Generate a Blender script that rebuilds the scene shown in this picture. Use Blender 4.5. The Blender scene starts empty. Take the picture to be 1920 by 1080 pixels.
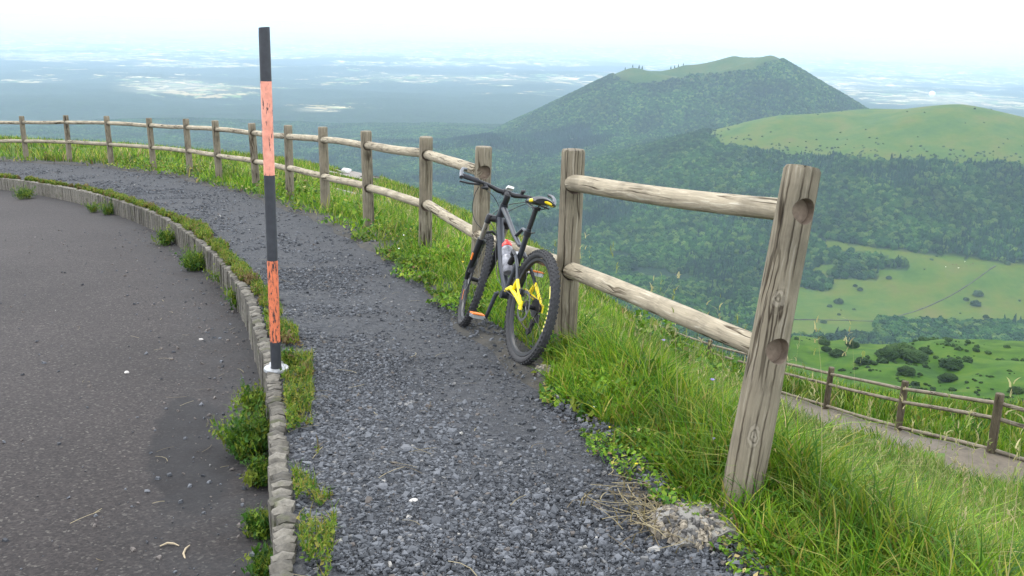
import bpy, math, random
import numpy as np
from mathutils import Matrix, Vector
random.seed(4); rng = np.random.default_rng(11)
sc = bpy.context.scene
R = math.radians
# ------------------------------------------------------------------ camera
CH, FPX, PITCH, ROLL = 1.62, 1750.0, R(15.64), R(1.6)
_f = np.array([0, math.cos(PITCH), -math.sin(PITCH)]); _r0 = np.array([1.0, 0, 0]); _u0 = np.cross(_r0, _f)
_r = _r0*math.cos(ROLL) + _u0*math.sin(ROLL); _u = np.cross(_r, _f); CAM = np.array([0, 0, CH])
cd = bpy.data.cameras.new('camera'); cam = bpy.data.objects.new('camera', cd); sc.collection.objects.link(cam)
cd.sensor_width = 36; cd.lens = FPX/1920*36; cd.clip_start = .05; cd.clip_end = 200000
M = Matrix.Identity(4)
for i in range(3):
    M[i][0] = _r[i]; M[i][1] = _u[i]; M[i][2] = -_f[i]; M[i][3] = CAM[i]
cam.matrix_world = M; sc.camera = cam
# ------------------------------------------------------------------ sky, sun, exposure
SUN_EL, SUN_AZ = 52.0, -50.0          # azimuth measured clockwise from +Y
w = bpy.data.worlds.new('World'); sc.world = w; w.use_nodes = True
nt = w.node_tree; bg = nt.nodes['Background']
sky = nt.nodes.new('ShaderNodeTexSky'); sky.sky_type = 'NISHITA'; sky.sun_disc = False
sky.sun_elevation = R(SUN_EL); sky.sun_rotation = R(SUN_AZ); sky.altitude = 1400; sky.dust_density = 2.0
mx = nt.nodes.new('ShaderNodeMix'); mx.data_type = 'RGBA'; mx.inputs[0].default_value = .72
nt.links.new(sky.outputs[0], mx.inputs[6]); mx.inputs[7].default_value = (18.6, 19.4, 20.6, 1)   # thin bright overcast
nt.links.new(mx.outputs[2], bg.inputs[0]); bg.inputs[1].default_value = .15
sd = bpy.data.lights.new('sun', 'SUN'); sd.energy = 1.5; sd.angle = R(12); sd.color = (1, .95, .86)
so = bpy.data.objects.new('sun', sd); sc.collection.objects.link(so)
sdir = Vector((math.sin(R(SUN_AZ))*math.cos(R(SUN_EL)), math.cos(R(SUN_AZ))*math.cos(R(SUN_EL)), math.sin(R(SUN_EL))))
so.rotation_euler = sdir.to_track_quat('Z', 'Y').to_euler()
sc.view_settings.view_transform = 'Standard'; sc.view_settings.look = 'None'
sc.view_settings.exposure = 0.32; sc.view_settings.gamma = 1.0; sc.view_settings.use_curve_mapping = False
sc.cycles.max_bounces = 6; sc.cycles.diffuse_bounces = 2; sc.cycles.glossy_bounces = 2
sc.cycles.transmission_bounces = 3; sc.cycles.volume_bounces = 2; sc.cycles.transparent_max_bounces = 6
sc.cycles.use_denoising = True; sc.cycles.caustics_reflective = False; sc.cycles.caustics_refractive = False
HAZE = .61e-4

def Wp(px, py, d): return CAM + d*(_f + _r*(px-960)/FPX - _u*(py-540)/FPX)
def raydir(px, py): return _f + _r*(px-960)/FPX - _u*(py-540)/FPX
def proj(P):
    q = np.asarray(P, float) - CAM; d = q@_f; d = np.where(np.abs(d) < 1e-6, 1e-6, d)
    return 960+FPX*(q@_r)/d, 540-FPX*(q@_u)/d, d
# ------------------------------------------------------------------ noise
def _hash(ix, iy, seed):
    n = (ix.astype(np.int64)*374761393 + iy.astype(np.int64)*668265263 + seed*1442695041) & 0x7fffffff
    n = ((n ^ (n >> 13))*1274126177) & 0x7fffffff
    return ((n ^ (n >> 16)) & 0xffff)/65535.0
def vnoise(x, y, seed=0):
    ix = np.floor(x); iy = np.floor(y); fx = x-ix; fy = y-iy; fx = fx*fx*(3-2*fx); fy = fy*fy*(3-2*fy)
    a = _hash(ix, iy, seed); b = _hash(ix+1, iy, seed); c = _hash(ix, iy+1, seed); d = _hash(ix+1, iy+1, seed)
    return (a*(1-fx)+b*fx)*(1-fy)+(c*(1-fx)+d*fx)*fy
def fbm(x, y, seed=0, o=4):
    s = 0; a = .5; t = 0
    for k in range(o):
        s = s+a*vnoise(x*2**k, y*2**k, seed+k*17); t += a; a *= .55
    return s/t
# ------------------------------------------------------------------ materials
def mat(name):
    m = bpy.data.materials.new(name); m.use_nodes = True; n = m.node_tree
    b = n.nodes['Principled BSDF']; return m, n, b
def N(n, t, **kw):
    x = n.nodes.new(t)
    for k, v in kw.items():
        if k.startswith('i_'): x.inputs[int(k[2:])].default_value = v
        else: setattr(x, k, v)
    return x
def ramp(n, src, stops, interp='LINEAR'):
    r = n.nodes.new('ShaderNodeValToRGB'); r.color_ramp.interpolation = interp
    e = r.color_ramp.elements
    while len(e) < len(stops): e.new(.5)
    for k, (p, c) in enumerate(stops):
        e[k].position = p; e[k].color = (c[0], c[1], c[2], 1) if not isinstance(c, (int, float)) else (c, c, c, 1)
    if src is not None: n.links.new(src, r.inputs[0])
    return r
def noise(n, vec, scale, detail=4, rough=.55, dist=0, scl=None):
    t = N(n, 'ShaderNodeTexNoise'); t.inputs['Scale'].default_value = scale; t.inputs['Detail'].default_value = detail
    t.inputs['Roughness'].default_value = rough; t.inputs['Distortion'].default_value = dist
    if vec is not None:
        if scl:
            mp = N(n, 'ShaderNodeMapping'); mp.inputs['Scale'].default_value = scl; n.links.new(vec, mp.inputs[0]); vec = mp.outputs[0]
        n.links.new(vec, t.inputs['Vector'])
    return t.outputs[0]
def mixc(n, fac, a, b, mode='MIX'):
    x = n.nodes.new('ShaderNodeMix'); x.data_type = 'RGBA'; x.blend_type = mode
    for s, v in ((0, fac), (6, a), (7, b)):
        if isinstance(v, (int, float)): x.inputs[s].default_value = v
        elif isinstance(v, tuple): x.inputs[s].default_value = (v[0], v[1], v[2], 1)
        else: n.links.new(v, x.inputs[s])
    return x.outputs[2]
def math_(n, op, a, b=None, clamp=False):
    x = n.nodes.new('ShaderNodeMath'); x.operation = op; x.use_clamp = clamp
    for s, v in ((0, a), (1, b)):
        if v is None: continue
        if isinstance(v, (int, float)): x.inputs[s].default_value = v
        else: n.links.new(v, x.inputs[s])
    return x.outputs[0]
def bump(n, b, h, strength=.4, dist=.01):
    x = n.nodes.new('ShaderNodeBump'); x.inputs['Strength'].default_value = strength; x.inputs['Distance'].default_value = dist
    n.links.new(h, x.inputs['Height']); n.links.new(x.outputs[0], b.inputs['Normal'])
def simple(name, col, rough=.5, metal=0, var=.25, scale=60, bmp=0):
    m, n, b = mat(name); tc = N(n, 'ShaderNodeTexCoord')
    s = noise(n, tc.outputs['Object'], scale, 5, .65)
    dk = tuple(c*(1-var) for c in col); lt = tuple(min(1, c*(1+var)) for c in col)
    r = ramp(n, s, [(.3, dk), (.7, lt)]); n.links.new(r.outputs[0], b.inputs['Base Color'])
    b.inputs['Roughness'].default_value = rough; b.inputs['Metallic'].default_value = metal
    if bmp: bump(n, b, s, bmp, .003)
    return m
def attr_mat(name, attr='Col', rough=.7, transl=0, var=.12, scale=80, spec=.3):
    m, n, b = mat(name); a = N(n, 'ShaderNodeAttribute'); a.attribute_name = attr
    tc = N(n, 'ShaderNodeTexCoord'); s = noise(n, tc.outputs['Object'], scale, 3)
    c = mixc(n, 1.0, a.outputs['Color'], ramp(n, s, [(.25, 1-var), (.75, 1+var)]).outputs[0], 'MULTIPLY')
    n.links.new(c, b.inputs['Base Color']); b.inputs['Roughness'].default_value = rough
    b.inputs['Specular IOR Level'].default_value = spec
    if transl:
        t = N(n, 'ShaderNodeBsdfTranslucent'); n.links.new(c, t.inputs[0]); ms = N(n, 'ShaderNodeMixShader'); ms.inputs[0].default_value = transl
        n.links.new(b.outputs[0], ms.inputs[1]); n.links.new(t.outputs[0], ms.inputs[2])
        n.links.new(ms.outputs[0], n.nodes['Material Output'].inputs[0])
    return m

def wood_mat(name, tan, grey, knots=(), per_obj=True, cracks=()):
    m, n, b = mat(name); tc = N(n, 'ShaderNodeTexCoord'); oi = N(n, 'ShaderNodeObjectInfo')
    off = N(n, 'ShaderNodeVectorMath', operation='MULTIPLY_ADD')
    cmb = N(n, 'ShaderNodeCombineXYZ'); rn = math_(n, 'MULTIPLY', oi.outputs['Random'], 37.0 if per_obj else 0.0)
    for k in range(3): n.links.new(rn, cmb.inputs[k])
    off.inputs[1].default_value = (1, 1, 1); n.links.new(tc.outputs['Object'], off.inputs[0]); n.links.new(cmb.outputs[0], off.inputs[2])
    v = off.outputs[0]
    # warp of the grain around knots
    warp = N(n, 'ShaderNodeTexNoise'); warp.inputs['Scale'].default_value = 3.2; n.links.new(v, warp.inputs['Vector'])
    wv = N(n, 'ShaderNodeVectorMath', operation='MULTIPLY_ADD'); wv.inputs[1].default_value = (.05, .05, .0); n.links.new(warp.outputs['Color'], wv.inputs[0]); n.links.new(v, wv.inputs[2])
    g = noise(n, wv.outputs[0], 1, 7, .72, .3, (75, 75, 2.6))
    g2 = noise(n, wv.outputs[0], 1, 3, .5, .0, (16, 16, .8))
    big = noise(n, v, 5, 4, .6)
    c1 = ramp(n, g, [(.28, tuple(c*.42 for c in tan)), (.40, tuple(c*.85 for c in tan)), (.55, tuple(c*1.1 for c in tan)), (.68, grey)])
    blot = ramp(n, big, [(.32, .62), (.5, 1.0), (.72, 1.18)])
    c2 = mixc(n, .8, c1.outputs[0], blot.outputs[0], 'MULTIPLY')
    cr = math_(n, 'ABSOLUTE', math_(n, 'SUBTRACT', g2, .5))
    crk = ramp(n, cr, [(.0, .0), (.010, .18), (.026, 1.0)])
    gate = ramp(n, noise(n, v, 2.1, 2), [(.42, 1.0), (.55, 0.0)])
    crkg = math_(n, 'MAXIMUM', crk.outputs[0], gate.outputs[0])
    c3 = mixc(n, 1.0, c2, mixc(n, crkg, (.16, .13, .10), (1, 1, 1)), 'MULTIPLY')
    h = math_(n, 'ADD', g, math_(n, 'MULTIPLY', crkg, .6))
    for (nx, ny, q0) in cracks:      # long drying checks that follow the grain
        dt = N(n, 'ShaderNodeVectorMath', operation='DOT_PRODUCT'); dt.inputs[1].default_value = (nx, ny, 0); n.links.new(tc.outputs['Object'], dt.inputs[0])
        sd3 = N(n, 'ShaderNodeVectorMath', operation='DOT_PRODUCT'); sd3.inputs[1].default_value = (ny, -nx, 0); n.links.new(tc.outputs['Object'], sd3.inputs[0])
        qq = math_(n, 'ABSOLUTE', math_(n, 'SUBTRACT', math_(n, 'ADD', dt.outputs['Value'], math_(n, 'MULTIPLY', math_(n, 'SUBTRACT', noise(n, tc.outputs['Object'], 1, 4, .6, 0, (2, 2, 3.5)), .5), .030)), q0))
        ln_ = math_(n, 'MAXIMUM', ramp(n, qq, [(.0009, 0), (.0030, 1)]).outputs[0], ramp(n, noise(n, tc.outputs['Object'], 1, 2, .5, 0, (1, 1, 3)), [(.52, 0), (.62, 1)]).outputs[0])
        c3 = mixc(n, 1.0, c3, mixc(n, ln_, (.28, .25, .22), (1, 1, 1)), 'MULTIPLY'); h = math_(n, 'ADD', h, ln_)
    for (kx, ky, kz, kr) in knots:
        d = N(n, 'ShaderNodeVectorMath', operation='DISTANCE'); d.inputs[1].default_value = (kx, ky, kz); mpk = N(n, 'ShaderNodeMapping'); mpk.inputs['Scale'].default_value = (1, 1, .55); n.links.new(tc.outputs['Object'], mpk.inputs[0]); n.links.new(mpk.outputs[0], d.inputs[0]); d.inputs[1].default_value = (kx, ky, kz*.55)
        dd = math_(n, 'ADD', d.outputs['Value'], math_(n, 'MULTIPLY', noise(n, tc.outputs['Object'], 22, 3), .045))
        dd = math_(n, 'SUBTRACT', dd, .020); rings = math_(n, 'SINE', math_(n, 'MULTIPLY', dd, 6.283/.015))
        rc = ramp(n, math_(n, 'MULTIPLY_ADD', rings, .5), [(.1, tuple(c*.32 for c in tan)), (.6, tuple(min(1, c*1.25) for c in grey))])
        rc.inputs[0].default_value = .5
        fac = ramp(n, dd, [(kr*.7, 1.0), (kr*1.6, 0.0)])
        c3 = mixc(n, math_(n, 'MULTIPLY', fac.outputs[0], .42), c3, rc.outputs[0])
    n.links.new(c3, b.inputs['Base Color']); b.inputs['Roughness'].default_value = .85; b.inputs['Specular IOR Level'].default_value = .2
    bump(n, b, h, .9, .006)
    return m
POSTTAN, POSTGREY = (.170, .146, .104), (.285, .255, .198)
M_post = wood_mat('post wood', POSTTAN, POSTGREY)
M_rail = wood_mat('rail wood', (.30, .258, .185), (.48, .435, .345))
M_hole = simple('sawn hole wood', (.17, .13, .095), .9, 0, .3, 40, .4)
M_lowpost = wood_mat('dark post wood', (.10, .080, .055), (.17, .14, .10))
M_lowrail = wood_mat('weathered rail wood', (.19, .16, .12), (.30, .265, .21))
# ------------------------------------------------------------------ mesh helpers
def tagd(o, label=None, cat=None, group=None, kind=None):
    if label: o['label'] = label
    if cat: o['category'] = cat
    if group: o['group'] = group
    if kind: o['kind'] = kind
    return o
def link(o, parent=None):
    sc.collection.objects.link(o)
    if parent is not None: o.parent = parent
    return o
def empty(name, loc=(0, 0, 0), **kw):
    o = bpy.data.objects.new(name, None); o.location = loc; o.empty_display_size = .2; link(o); return tagd(o, **kw)
def np_mesh(name, V, polys_idx, loop_tot, material=None, col=None, smooth=False, attrs=None):
    me = bpy.data.meshes.new(name); V = np.ascontiguousarray(V, np.float32)
    me.vertices.add(len(V)); me.vertices.foreach_set('co', V.ravel())
    li = np.ascontiguousarray(polys_idx, np.int32); lt = np.ascontiguousarray(loop_tot, np.int32)
    me.loops.add(len(li)); me.loops.foreach_set('vertex_index', li)
    me.polygons.add(len(lt)); ls = np.concatenate([[0], np.cumsum(lt)[:-1]]).astype(np.int32)
    me.polygons.foreach_set('loop_start', ls)
    try: me.polygons.foreach_set('loop_total', lt)
    except Exception: pass
    me.update(calc_edges=True)
    if smooth: me.polygons.foreach_set('use_smooth', np.ones(len(lt), bool))
    else: me.polygons.foreach_set('use_smooth', np.zeros(len(lt), bool))
    if col is not None:
        a = me.color_attributes.new('Col', 'FLOAT_COLOR', 'POINT'); c = np.ones((len(V), 4), np.float32); c[:, :3] = col; a.data.foreach_set('color', c.ravel())
    for k, v in (attrs or {}).items():
        a = me.attributes.new(k, 'FLOAT', 'POINT'); a.data.foreach_set('value', np.ascontiguousarray(v, np.float32))
    if material: me.materials.append(material)
    me.validate(); return me
def np_obj(name, *a, parent=None, kind=None, label=None, cat=None, group=None, **kw):
    o = bpy.data.objects.new(name, np_mesh(name, *a, **kw)); link(o, parent); return tagd(o, label, cat, group, kind)
def grid_faces(nr, nc):
    i = np.arange(nr-1)[:, None]*nc+np.arange(nc-1)[None, :]
    q = np.stack([i, i+1, i+nc+1, i+nc], -1).reshape(-1, 4); return q.ravel(), np.full(len(q), 4)
class MB:
    def __init__(s): s.v = []; s.f = []
    def add(s, vs, fs):
        b = len(s.v); s.v += [tuple(map(float, v)) for v in vs]; s.f += [tuple(b+i for i in f) for f in fs]; return s
    def box(s, c, sz, rot=None, bev=0):
        x, y, z = sz[0]/2, sz[1]/2, sz[2]/2
        vs = [Vector((a*x, b_*y, c_*z)) for a in (-1, 1) for b_ in (-1, 1) for c_ in (-1, 1)]
        if rot is not None: vs = [rot@v for v in vs]
        vs = [v+Vector(c) for v in vs]
        return s.add(vs, [(0, 1, 3, 2), (4, 6, 7, 5), (0, 4, 5, 1), (2, 3, 7, 6), (0, 2, 6, 4), (1, 5, 7, 3)])
    def tube(s, pts, rad, seg=10, cap=True, flat=1.0, closed=False):
        pts = [Vector(p) for p in pts]; n = len(pts); rad = [rad]*n if isinstance(rad, (int, float)) else rad
        ref = None; rings = []; b = len(s.v)
        for i, p in enumerate(pts):
            t = (pts[(i+1) % n]-pts[i-1]) if closed else (pts[min(i+1, n-1)]-pts[max(i-1, 0)])
            t.normalize()
            if ref is None:
                ref = Vector((1, 0, 0)) if abs(t.x) < .9 else Vector((0, 1, 0))
            ref = (ref-t*ref.dot(t)).normalized(); bi = t.cross(ref)
            for k in range(seg):
                a = 2*math.pi*k/seg; s.v.append(tuple(p+ref*math.cos(a)*rad[i]*flat+bi*math.sin(a)*rad[i]))
        m = n if closed else n-1
        for i in range(m):
            j = (i+1) % n
            for k in range(seg):
                k2 = (k+1) % seg; s.f.append((b+i*seg+k, b+i*seg+k2, b+j*seg+k2, b+j*seg+k))
        if cap and not closed:
            s.f.append(tuple(b+k for k in range(seg-1, -1, -1))); s.f.append(tuple(b+(n-1)*seg+k for k in range(seg)))
        return s
    def lathe(s, c, axis, prof, seg=24):
        """prof: (radius, offset along axis)"""
        ax = Vector(axis).normalized(); ref = Vector((0, 0, 1)) if abs(ax.z) < .9 else Vector((1, 0, 0))
        ref = (ref-ax*ref.dot(ax)).normalized(); bi = ax.cross(ref); b = len(s.v); c = Vector(c)
        for r_, h in prof:
            for k in range(seg):
                a = 2*math.pi*k/seg; s.v.append(tuple(c+ax*h+ref*math.cos(a)*r_+bi*math.sin(a)*r_))
        for i in range(len(prof)-1):
            for k in range(seg):
                k2 = (k+1) % seg; s.f.append((b+i*seg+k, b+i*seg+k2, b+(i+1)*seg+k2, b+(i+1)*seg+k))
        return s
    def xform(s, fn): s.v = [tuple(fn(Vector(v))) for v in s.v]; return s
    def mesh(s, name, material, smooth=True, angle=38):
        me = bpy.data.meshes.new(name); me.from_pydata(s.v, [], s.f); me.update()
        if smooth:
            me.polygons.foreach_set('use_smooth', [True]*len(me.polygons))
            try: me.set_sharp_from_angle(angle=R(angle))
            except Exception: pass
        if material: me.materials.append(material)
        return me
    def build(s, name, material, parent=None, smooth=True, **kw):
        o = bpy.data.objects.new(name, s.mesh(name, material, smooth)); link(o, parent); return tagd(o, **kw)

# ------------------------------------------------------------------ layout curves (metres, camera stands at the origin)
R2 = np.array([(0.942, 3.251, 0.493), (0.324, 5.227, 0.278), (-0.276, 7.185, 0.037), (-0.89, 9.131, -0.094), (-1.738, 10.993, -0.27),
 (-2.633, 12.835, -0.44), (-3.575, 14.654, -0.621), (-4.589, 16.433, -0.796), (-5.774, 18.096, -0.936), (-6.93, 19.784, -1.101),
 (-8.288, 21.308, -1.261), (-9.838, 22.645, -1.38), (-11.455, 23.893, -1.521), (-13.159, 25.03, -1.689), (-14.95, 26.0, -1.84), (-16.8, 26.8, -1.98)])
FEN = R2.copy(); FEN[:, 2] -= .52; FEN[0, 2] = -.09; FEN[1, 2] = -.255
FENX = np.vstack([[(4.2, -7.0, .35), (2.8, -2.7, .18), (1.56, 1.27, .0)], FEN, [(-22, 29, -2.9), (-60, 42, -6)]])
KERB = np.array([(-.1, -7, .4), (-.3, -3, .25), (-.42, .5, .12), (-0.64, 2.44, 0.03), (-0.77, 2.9, -0.02), (-0.92, 3.43, -0.08), (-1.11, 4.14, -0.15), (-1.28, 4.72, -0.21),
 (-1.65, 5.84, -0.34), (-2.05, 6.99, -0.46), (-2.40, 7.8, -0.54), (-3.07, 9.28, -0.68), (-4.31, 11.65, -0.91), (-5.42, 13.44, -1.1), (-6.68, 15.27, -1.31),
 (-7.9, 16.75, -1.46), (-9.4, 18.4, -1.65), (-11.2, 20.0, -1.83), (-14.0, 22.0, -2.1), (-19, 24.5, -2.5), (-34, 30, -4)])
def resample(P, step, smooth=2):
    P = np.asarray(P, float)
    for _ in range(smooth):      # Chaikin-like smoothing that keeps the ends
        Q = [P[0]]
        for a, b in zip(P[:-1], P[1:]): Q += [a*.75+b*.25, a*.25+b*.75]
        Q.append(P[-1]); P = np.array(Q)
    d = np.concatenate([[0], np.cumsum(np.linalg.norm(np.diff(P, axis=0), axis=1))]); n = int(d[-1]/step)+1
    t = np.linspace(0, d[-1], n); return np.stack([np.interp(t, d, P[:, k]) for k in range(3)], 1)
KS = resample(KERB, .15); FS = resample(FENX, .15, 1)
def nearest(XY, P):
    """signed distance (positive on the right of travel direction) and z of the polyline, vectorised"""
    XY = np.asarray(XY, float).reshape(-1, 2); out = np.full(len(XY), 1e9); z = np.zeros(len(XY)); sg = np.ones(len(XY)); st = np.zeros(len(XY))
    seg = P[1:]-P[:-1]; s0 = 0
    for i in range(len(seg)):
        a = P[i, :2]; v = seg[i, :2]; L2 = v@v; q = XY-a; t = np.clip((q@v)/L2, 0, 1); dv = q-t[:, None]*v; d = np.hypot(dv[:, 0], dv[:, 1])
        k = d < out; out[k] = d[k]; z[k] = P[i, 2]+t[k]*seg[i, 2]; cr = v[0]*q[:, 1]-v[1]*q[:, 0]; sg[k] = np.where(cr[k] < 0, 1, -1); st[k] = s0+t[k]*math.sqrt(L2); s0 += math.sqrt(L2)
    return out*sg, z, st
KCO = np.vstack([KERB]); FCO = FENX
KERB_H = .24
# lower fence (base points) and the concrete path beside it
LOW = np.array([(13.6, 10.6, -5.55), (10.9, 12.6, -5.4), (8.27, 14.69, -5.25), (8.22, 18.21, -6.41), (7.93, 21.73, -7.42), (7.44, 25.23, -8.35), (6.48, 28.63, -9.1), (5.59, 32.03, -9.7), (4.52, 35.4, -10.15), (3.2, 38.6, -10.5)])
# ------------------------------------------------------------------ terrain height: profiles along bearings
def zof(px, py, r):
    v = raydir(px, py); return CH + r*v[2]/math.hypot(v[0], v[1])
COLS = [  # picture column of the bearing, then (distance, height row or ('z', height)) from verge to far slope
 (-600, [(34, 262), (44, 262), (52, ('d', -4)), (90, ('d', -26))], 0),
 (0,    [(34, 274), (44, 262), (52, ('d', -4)), (90, ('d', -26))], 0),
 (270,  [(32, 288), (46, 276), (54, ('d', -4)), (90, ('d', -26))], 0),
 (400,  [(30, 305), (46, 288), (54, ('d', -4)), (90, ('d', -26))], 0),
 (540,  [(28, 335), (48, 302), (56, ('d', -4)), (90, ('d', -26))], 0),
 (720,  [(24, 378), (48, 336), (56, ('d', -4)), (90, ('d', -26))], 0),
 (860,  [(20, 435), (43, 396), (51, ('d', -5)), (90, ('d', -30))], 0),
 (1000, [(16, 510), (38, 460), (46, ('d', -6)), (90, ('d', -34))], 0),
 (1100, [(13, 605), (33, 528), (41, ('d', -7)), (90, ('d', -36))], 0),
 (1200, [(11, 692), (31, 592), (38, 606), (90, ('d', -40))], 0),
 (1300, [(9, 768), (22, 678), (31.2, 696), (90, ('d', -42))], 0),
 (1400, [(8, 815), (20, 706), (27.8, 727), (60, ('d', -24))], .15),
 (1500, [(7, 895), (20.3, 768), (24.9, 757), (33, 735)], 1),
 (1600, [(6.5, 960), (17.8, 822), (22.2, 786), (31, 750)], 1),
 (1700, [(6, 1020), (15.8, 866), (20, 812), (28, 768)], 1),
 (1800, [(6, 1040), (14.3, 915), (18.2, 842), (26, 778)], 1),
 (1920, [(6, 1080), (13.0, 955), (16.8, 866), (24, 790)], 1),
 (2200, [(6, 1120), (12.3, 1010), (17.2, 890), (24, 805)], 1),
 (2800, [(7, 1150), (12.3, 1060), (18, 960), (24, 900)], .6)]
def shoulder(x, s):
    r5, r6, r7 = 260., 430., 1050.
    z5a, z6a = -150., -235.
    y5 = np.interp(x, [1400, 1500, 1700, 1920, 2800], [800, 800, 810, 830, 900]); y6 = np.interp(x, [1440, 1480, 1600, 1700, 1800, 1920, 2800], [690, 640, 640, 640, 642, 647, 760])
    z5 = zof(x, y5, r5)*s+z5a*(1-s); z6 = zof(x, y6, r6)*s+z6a*(1-s)
    return [(r5, z5), (r6, z6), (470., z6-14*s-12), (r7, -452.)]
azs, RR, ZZ = [], [], []
for x, pts, s in COLS:
    v = raydir(x, 500); azs.append(math.atan2(v[0], v[1])); rr = []; zz = []
    for r_, y_ in pts:
        z_ = zz[1]+y_[1] if isinstance(y_, tuple) else zof(x, y_, r_)
        rr.append(r_); zz.append(z_)
    for r_, z_ in shoulder(x, s): rr.append(r_); zz.append(z_)
    RR.append(rr); ZZ.append(zz)
azs = np.array(azs); RR = np.array(RR); ZZ = np.array(ZZ)
def mkridge(pa, pb, ra, rb, slope, rnd, foot=0):
    A = CAM+raydir(*pa)*ra/math.hypot(*raydir(*pa)[:2]); B = CAM+raydir(*pb)*rb/math.hypot(*raydir(*pb)[:2]); return A, B, math.tan(R(slope)), rnd
RIDGES = [mkridge((1188, 130), (1225, 137), 4050, 4120, 28, 50), mkridge((1225, 137), (1290, 125), 4120, 4200, 27, 40), mkridge((1290, 124), (1375, 108), 4200, 4200, 27, 40), mkridge((1375, 108), (1445, 107), 4200, 4000, 28, 40),
          mkridge((1190, 130), (1300, 150), 4050, 3900, 27, 60),
          mkridge((1300, 145), (1445, 107), 3900, 4000, 29, 30),
          mkridge((1490, 216), (1650, 210), 2700, 2820, 19, 150), mkridge((1650, 210), (1800, 201), 2820, 2700, 19, 190), mkridge((1800, 201), (2050, 250), 2700, 2700, 19, 190),
          mkridge((1120, 262), (1230, 262), 3500, 3350, 13, 200), mkridge((700, 290), (900, 262), 3600, 3500, 7, 300)]
def plain(x, y):
    r = np.hypot(x, y); z = -np.interp(r, [0, 2000, 3000, 5000, 10000, 20000, 40000, 2e5], [452, 455, 468, 492, 545, 600, 640, 700])
    z = z + (fbm(x/900, y/900, 3, 4)-.5)*np.interp(r, [1200, 2500, 9000, 30000], [12, 55, 90, 200])
    z = z + (fbm(x/6000+7, y/6000, 9, 3)-.5)*np.interp(r, [8000, 30000, 80000], [0, 260, 500])
    for A, B, sl, rnd in RIDGES:
        v = (B-A)[:2]; t = np.clip(((x-A[0])*v[0]+(y-A[1])*v[1])/(v@v), 0, 1); d = np.hypot(x-A[0]-t*v[0], y-A[1]-t*v[1])
        zr = A[2]+t*(B[2]-A[2]); zz = zr+sl*rnd*.5-sl*np.sqrt(d*d+rnd*rnd*.25) + (fbm(x/160, y/160, 21, 4)-.5)*14*np.clip(d/200, .15, 1)
        k = 22.; m = np.maximum(z, zz); z = m+k*np.exp(-np.abs(z-zz)/k*1.5)*.35
    return z
LX, LY, LZ = LOW.T
def rf_of(az):
    """distance to the fence line along each bearing"""
    out = np.full(len(az), 60.)
    for i, a in enumerate(az):
        d = np.array([math.sin(a), math.cos(a)]); best = 60.
        for p, q in zip(FENX[:-1, :2], FENX[1:, :2]):
            e = q-p; den = d[0]*e[1]-d[1]*e[0]
            if abs(den) < 1e-9: continue
            t = (p[0]*e[1]-p[1]*e[0])/den; u = (p[0]*d[1]-p[1]*d[0])/den
            if t > 0 and 0 <= u <= 1: best = min(best, t)
        out[i] = best
    return out
_AZT = np.linspace(-math.pi, math.pi, 1441); _RFT = rf_of(_AZT)
def height(x, y, small=True):
    x = np.asarray(x, float); y = np.asarray(y, float); shp = x.shape; x = x.ravel(); y = y.ravel()
    r = np.hypot(x, y); az = np.arctan2(x, y); rf = np.interp(az, _AZT, _RFT)
    z = np.zeros(len(x)); near = r < 90
    w_, zf, _ = nearest(np.stack([x[near], y[near]], 1), FCO[::-1]); w_ = -w_   # FCO runs away from the camera
    wk, zk, _ = nearest(np.stack([x[near], y[near]], 1), KCO)
    # right of travel = outside
    fo, zf, _ = nearest(np.stack([x[near], y[near]], 1), FCO)
    tk = np.clip(wk/np.maximum(wk-fo, .2), 0, 1); zp = zk*(1-tk)+zf*tk
    zin = np.where(wk < 0, zk-KERB_H, zp)
    # far outside profile
    azc = np.clip(az, azs[0], azs[-1]); rr = np.stack([np.interp(azc, azs, RR[:, k]) for k in range(RR.shape[1])], 1); zz = np.stack([np.interp(azc, azs, ZZ[:, k]) for k in range(RR.shape[1])], 1)
    v = np.stack([np.sin(az)*rf, np.cos(az)*rf], 1)
    _, z0, _ = nearest(v[near], FCO); Z0 = np.full(len(x), -4.); Z0[near] = z0
    rr = np.concatenate([rf[:, None], np.maximum(rr, rf[:, None]+2+np.arange(RR.shape[1])*6*(rf > 55)[:, None])], 1); zz = np.concatenate([Z0[:, None], zz], 1)
    zo = np.full(len(x), zz[:, -1])
    for k in range(rr.shape[1]-1):
        m = (r >= rr[:, k]) & (r < rr[:, k+1]); t = (r[m]-rr[m, k])/(rr[m, k+1]-rr[m, k]); zo[m] = zz[m, k]*(1-t)+zz[m, k+1]*t
    pl = plain(x, y); farm = r > 700; t = np.clip((r-850)/400, 0, 1); t = t*t*(3-2*t); zo = np.where(farm, zo*(1-t)+pl*t, zo)
    if small:
        zo = zo + (fbm(x/3.1, y/3.1, 5, 3)-.5)*np.clip((r-rf-.4)/4, 0, 1)*.35*(r < 400) + (fbm(x/40, y/40, 6, 4)-.5)*np.clip((r-60)/120, 0, 1)*14*(r < 1300)
    z = zo; inside = near & (r < rf)
    fullin = np.zeros(len(x)); fullin[near] = zin; z = np.where(inside, fullin, z)
    # level the ground under the lower path
    ml = near & (r > 9) & (r < 50) & (az > .05)
    if ml.any():
        d, zl, _ = nearest(np.stack([x[ml], y[ml]], 1), LOW); d = -d     # positive = camera side?
        dl = np.abs(d); t = np.clip((dl-1.7)/1.8, 0, 1); z[ml] = (zl-.05)*(1-t)+z[ml]*t
    return z.reshape(shp)
def hz(x, y): return float(height(np.array([x]), np.array([y]))[0])
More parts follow.
